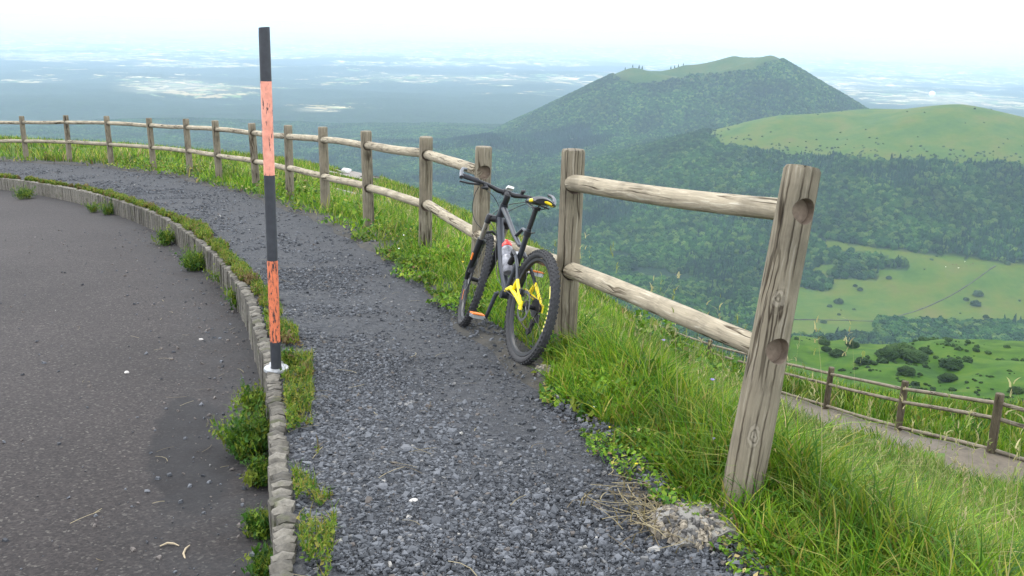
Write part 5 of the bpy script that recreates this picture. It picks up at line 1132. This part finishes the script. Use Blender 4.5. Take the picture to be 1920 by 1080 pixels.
x, y = samp(1500, -3, 1, 2.2, 9); wk, fo = curves(x, y); k = (wk > .04) & (fo < -.1) & (rng.random(1500) < np.exp(-wk*3.5)*.55+np.exp((fo+.1)*4)*.4+.03); x, y = x[k], y[k]
x2, y2 = samp(900, -4, -.3, 2.2, 8); wk, fo = curves(x2, y2); k = (wk < -.05) & (rng.random(900) < np.exp(wk*2.5)*.35+.02); x2, y2 = x2[k], y2[k]
tx = rng.normal(.50, .08, 70); ty = rng.normal(3.05, .12, 70)
V, I, T, C = joinparts([lying(len(x), x, y, path_z, .04, .16, .0016), lying(len(x2), x2, y2, road_z, .03, .14, .0016, .004), lying(70, tx, ty, path_z, .06, .20, .0018, .03), blades(np.stack([tx, ty, path_z(tx, ty)], 1), rng.uniform(.04, .12, 70), np.full(70, .004), np.array([[.15, .12, .05]])*rng.uniform(.5, 1.2, (70, 1)), 1.2)])
np_obj('dead_stalks', V, I, T, M_grass, col=C, kind='stuff', label='dry straw and dead stalks scattered on the gravel and asphalt')
def twig(px, py, L_, ang, label):
    v = raydir(px, py); t = (-.30-CH)/v[2]; P = CAM+v*t; z_ = float(road_z(P[:1], P[1:2])[0]); t = (z_-CH)/v[2]; P = CAM+v*t
    d = Vector((math.cos(ang), math.sin(ang), 0)); e = Vector((-d.y, d.x, 0)); o = MB().tube([-d*L_*.5, -d*L_*.15+e*.012+Vector((0, 0, .006)), d*L_*.2+e*.010+Vector((0, 0, .004)), d*L_*.5], [.0025, .0042, .0038, .002], 6).build('twig', M_twig); o.location = (P[0], P[1], z_+.005); tagd(o, label, 'twig')
M_twig = simple('dry twig', (.36, .29, .19), .8)
twig(352, 1038, .10, 1.75, 'bent pale dry stem lying on the asphalt near the bottom'); twig(318, 1026, .07, .1, 'short brown dry stem left of the bent pale one on the asphalt')
# ------------------------------------------------------------------ flowers
M_fy = simple('yellow petals', (.80, .60, .02), .6); M_fw = simple('white petals', (.8, .8, .76), .6); M_fp = simple('violet petals', (.28, .22, .50), .6)
def flower(px, py, d, mt_, cname, label, grp, s=.012):
    P = Wp(px, py, d); zg = hz(P[0], P[1]); wf = nearest(P[None, :2], FCO)[0][0]
    if wf < .2: zg = float(path_z(P[:1], P[1:2])[0])
    hgt = max(.05, P[2]-zg); o = empty('flower', (P[0], P[1], zg), label=label, cat='flower', group=grp)
    MB().tube([(0, 0, 0), (.006, .004, hgt*.6), (0, 0, hgt)], .0014, 5).build('stem', M_stem, o); b = MB()
    for k in range(7): a = k*6.283/7; b.add([(0, 0, hgt), (s*.5*math.cos(a-.3), s*.5*math.sin(a-.3), hgt+.002), (s*math.cos(a), s*math.sin(a), hgt+.004), (s*.5*math.cos(a+.3), s*.5*math.sin(a+.3), hgt+.002)], [(0, 1, 2, 3)])
    b.lathe((0, 0, hgt), (0, 0, 1), [(s*.35, -.003), (s*.4, .003), (.0002, .006)], 8); b.build('bloom', mt_, o, smooth=False)
M_stem = simple('green stem', (.07, .13, .03), .7)
for px, py, d, mt_, lb, s in [(1192, 878, 3.75, M_fy, 'small yellow flower at the gravel edge left of the end post', .010), (1143, 803, 4.2, M_fy, 'yellow flower at the gravel edge by the broad-leaved plant', .008), (868, 491, 6.9, M_fy, 'yellow flower in the herbs left of the bicycle', .012),
    (1208, 818, 4.05, M_fw, 'white flower in front of the tall grass, lower of a pair', .008), (1218, 808, 4.1, M_fw, 'white flower in front of the tall grass, upper of a pair', .008), (1115, 763, 4.4, M_fw, 'white flower above the broad-leaved plant', .009), (1478, 822, 3.9, M_fw, 'white flower in the grass right of the end post', .009),
    (757, 441, 8.6, M_fw, 'white flower at the foot of the fourth post, upper one', .012), (748, 466, 8.2, M_fw, 'white flower at the foot of the fourth post, lower one', .012), (1244, 638, 5.4, M_fp, 'violet flower head in the tall grass between the two near posts', .016), (1336, 712, 4.6, M_fp, 'violet flower head in the grass just left of the end post', .016),
    (1338, 823, 3.7, M_fp, 'dark violet flower low in the grass left of the end post', .009), (1180, 290, 3, None, '', 0)]:
    if mt_: flower(px, py, d, mt_, '', lb, 'small wild flowers in the grass', s)
# ------------------------------------------------------------------ concrete footings with exposed pebbles
M_foot = simple('pebble concrete', (.20, .19, .17), .95, 0, .4, 60, .5); M_peb = attr_mat('pebble', rough=.85, var=.15, scale=100)
def footing(px, py, z, rx, ry, h, label, npb, seed):
    v = raydir(px, py); t = (z-CH)/v[2]; P = CAM+v*t; me = rock_mesh('concrete_body', M_foot, seed, 3, 1.0)
    o = empty('concrete_footing', tuple(P), label=label, cat='footing', group=None)
    b = bpy.data.objects.new('concrete_body', me); link(b, o); b.scale = (rx, ry, h)
    a = rng.uniform(0, 6.283, npb); ph = np.arccos(rng.uniform(.0, 1, npb)); n_ = np.stack([np.sin(ph)*np.cos(a), np.sin(ph)*np.sin(a), np.cos(ph)], 1); Pp = n_*np.array([rx, ry, h])*1.0
    S = rng.uniform(.010, .026, npb); col = np.where(rng.random((npb, 1)) < .6, np.array([[.22, .19, .145]]), np.array([[.10, .095, .088]]))*rng.uniform(.6, 1.3, (npb, 1))
    V = chip_mesh(Pp-np.array([0, 0, .004]), S, a, col, .7); np_obj('pebbles', *V[:3], M_peb, parent=o, col=V[3], kind='stuff')
footing(1312, 990, -.060, .170, .14, .052, 'knobbly pale concrete footing lump at the base of the leaning end post', 520, 5)
footing(1024, 700, -.20, .07, .06, .04, 'small pale concrete lump at the base of the middle post', 90, 8)
